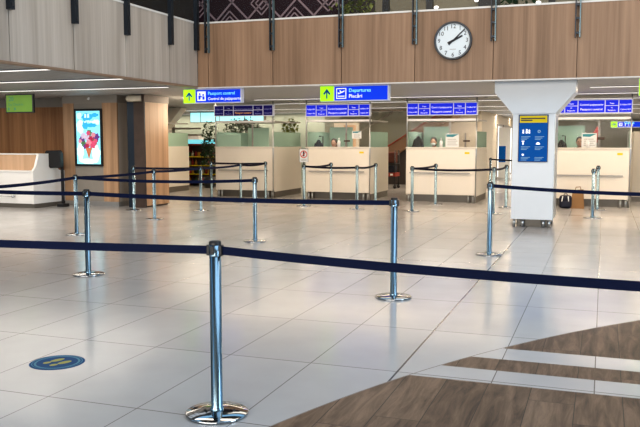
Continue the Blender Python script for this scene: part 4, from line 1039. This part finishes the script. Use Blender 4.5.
def up_plant(x, y, rad, label, seed, mat):
    t = thing('planter_bush', label, 'plant', (x, y, 3.1), 'upper-floor bushes')
    MB().box(-0.3, 0.3, -0.2, 0.2, 0, 0.45, 0.02).build('planter', M['pot'], t)
    rnd = random.Random(seed); b = MB()
    for k in range(420):
        u = Vector((rnd.gauss(0, 0.5), rnd.gauss(0, 0.5), rnd.uniform(-1, 1))); p = Vector((u.x*rad, u.y*rad*0.4, 1.25+u.z*0.8)); d = Vector((rnd.uniform(-1, 1), rnd.uniform(-1, 1), rnd.uniform(-1, 1))).normalized()
        s = d.cross(Vector((0, 0.3, 1))).normalized(); L_ = rnd.uniform(0.08, 0.17)
        b.poly([p, p+d*L_*0.5+s*L_*0.3, p+d*L_, p+d*L_*0.5-s*L_*0.3])
    b.build('foliage', mat, t)
up_plant(-5.02, 16.2, 0.42, 'leafy yellow-lit bush behind upper glass right of the lattice', 11, M['leaf_lit'])
up_plant(-1.75, 16.2, 0.36, 'dark green bush behind upper glass right of the clock', 12, M['leaf'])
for i, (x, y, z) in enumerate(((-4.15, 18.85, 5.0), (-3.85, 18.85, 4.72), (-2.9, 18.85, 4.83), (-1.5, 18.85, 4.7), (-5.05, 18.85, 4.78))):
    t = thing('wall_spotlight', 'small round white spotlight on the upper wall, %s' % ['left of the clock post', 'just above the balcony edge left of clock', 'over the clock', 'above the pillar', 'among the bush leaves'][i], 'spotlight', (x, y, z), 'upper-floor spotlights')
    MB().box(-0.03, 0.03, 0.04, 0.15, -0.03, 0.03).build('bracket', M['black'], t); MB().ball((0, 0, 0), (0.06, 0.04, 0.04), 12, 8).build('lamp', M['tube'], t)
for i, (y, z, c_) in enumerate(((14.2, 5.05, 'sign_cyan'), (17.0, 5.15, 'info_light'), (16.2, 5.6, 'amber'), (18.2, 5.4, 'info_light'))):
    t = thing('upper_screen', 'small coloured screen on the dark upper wall at left, %s' % ['pale cyan nearest', 'blue middle', 'amber higher', 'blue by the corner'][i], 'screen', (-12.98, y, z), 'screens on the upper left wall')
    MB().box(0, 0.05, -0.45, 0.45, 0, 0.42).build('casing', M['black'], t); MB().box(0.05, 0.056, -0.4, 0.4, 0.03, 0.39).build('display', M[c_], t)

# ================================================================== LIGHT
def area(name, loc, size, energy, col, rot=(0, 0, 0), sy=None):
    l = bpy.data.lights.new(name, 'AREA'); l.energy = energy; l.color = col; l.size = size
    if sy: l.shape = 'RECTANGLE'; l.size_y = sy
    o = bpy.data.objects.new(name, l); COL.objects.link(o); o.location = loc; o.rotation_euler = rot; return o
w = bpy.data.worlds.new('hall_daylight'); SC.world = w; w.use_nodes = True
bg = w.node_tree.nodes['Background']; bg.inputs[0].default_value = (0.36, 0.66, 0.95, 1); bg.inputs[1].default_value = 1.1
area('skylight', (3.0, 4, 8.3), 8, 430, (0.64, 0.82, 1.0), (0, 0, 0), 9)
area('side_glazing', (13.5, 3, 4.5), 14, 1250, (0.72, 0.87, 1.0), (0, math.radians(82), 0), 5)
area('fascia_fill', (-3.0, 9.5, 8.3), 12, 330, (1.0, 0.84, 0.68), (math.radians(14), 0, 0), 2.0)  # unseen warm fill added to brighten the fascia and the floor before it
warm = (1.0, 0.80, 0.58)
area('front_fill', (-4.5, -10, 3.2), 18, 1700, (1.0, 0.91, 0.80), (math.radians(90), 0, 0), 2.8)  # unseen warm fill added behind the viewer to light the counters
# the light lines themselves: thin lamps under their diffusers; last two are added rear fill
for x0, x1, y, e, c_ in ((-14.0, -7.8, 9.75, 14, (1.0, 0.94, 0.86)), (-16.0, -7.85, 11.65, 16, (1.0, 0.94, 0.86)), (-18.0, -8.7, 13.75, 40, (1.0, 0.92, 0.8)),
                         (-0.3, 6.0, 16.6, 60, warm), (-9.5, 8.0, 18.85, 70, warm), (-9.0, 8.0, 21.1, 90, warm), (-18, 7.0, 24.8, 330, warm), (-18, 7.0, 28.0, 300, warm), (-8.6, 2.4, 33.0, 160, warm), (-6, 8, 38.0, 160, warm)):
    area('line_and_fill_lamp', ((x0+x1)/2, y, CZ-0.03), x1-x0, e, c_, (0, 0, 0), 0.08)
area('line_and_fill_lamp', (-2.2, 35, CZ-0.03), 0.1, 120, (1.0, 0.93, 0.82), (0, 0, 0), 14)  # added fill for the dark corridor, no fixture above it
area('wing_fill', (-12.0, 12.0, 2.6), 8, 125, (1.0, 0.86, 0.70), (0, 0, 0), 5.0)  # wide low fill added to lift the left wing
area('soffit_fill', (-3.0, 17.4, 2.6), 12, 165, (1.0, 0.78, 0.56), (0, 0, 0), 2.6)  # wide warm fill added under the soffit beside the real light lines
area('wing_fill', (-9.5, 17.9, 2.3), 0.8, 32, warm, (0, math.radians(75), math.radians(25)), 0.3)  # added fill aimed at the dark side of the lightbox wall
area('wing_fill', (-11.3, 20.6, 2.6), 2.2, 45, warm, (0, 0, 0), 2.4)  # added fill for the leftmost booth, no fixture here
for x in (-6.7, -4.0, -0.4, -9.3, -13.2):
    area('booth_lamp', (x, 20.7, 2.05), 1.2, 9, (1.0, 0.92, 0.78), (0, 0, 0), 0.5)
area('upper_fill', (-3, 16.8, 6.5), 8, 150, (1.0, 0.9, 0.75), (0, 0, 0), 3)  # unseen fill added because the upper wall needs light
area('upper_fill', (-10.5, 12, 6.5), 3, 60, (0.9, 0.95, 1.0), (0, 0, 0), 9)  # unseen cool fill added for the upper left side

# ================================================================== CAMERA
f_px, yh, vx, hc = 785.0, 140.5, 604.0, 1.57
p = math.atan((213.5-yh)/f_px); psi = math.atan((vx-320)*math.cos(p)/f_px)
fw = Vector((-math.sin(psi)*math.cos(p), math.cos(psi)*math.cos(p), -math.sin(p)))
rt = Vector((math.cos(psi), math.sin(psi), 0)); up = rt.cross(fw)
cam = bpy.data.cameras.new('camera'); co = bpy.data.objects.new('camera', cam); COL.objects.link(co)
cam.sensor_width = 36; cam.lens = 36*f_px/640; cam.clip_end = 200
mw = Matrix((( rt.x, up.x, -fw.x, 0), (rt.y, up.y, -fw.y, 0), (rt.z, up.z, -fw.z, hc), (0, 0, 0, 1)))
co.matrix_world = mw
SC.camera = co
SC.view_settings.view_transform = 'Standard'
SC.view_settings.look = 'Medium High Contrast'
SC.view_settings.exposure = 0.12
SC.cycles.use_denoising = True
SC.cycles.max_bounces = 8
SC.cycles.caustics_reflective = False
SC.cycles.sample_clamp_indirect = 4.0
SC.cycles.transparent_max_bounces = 24
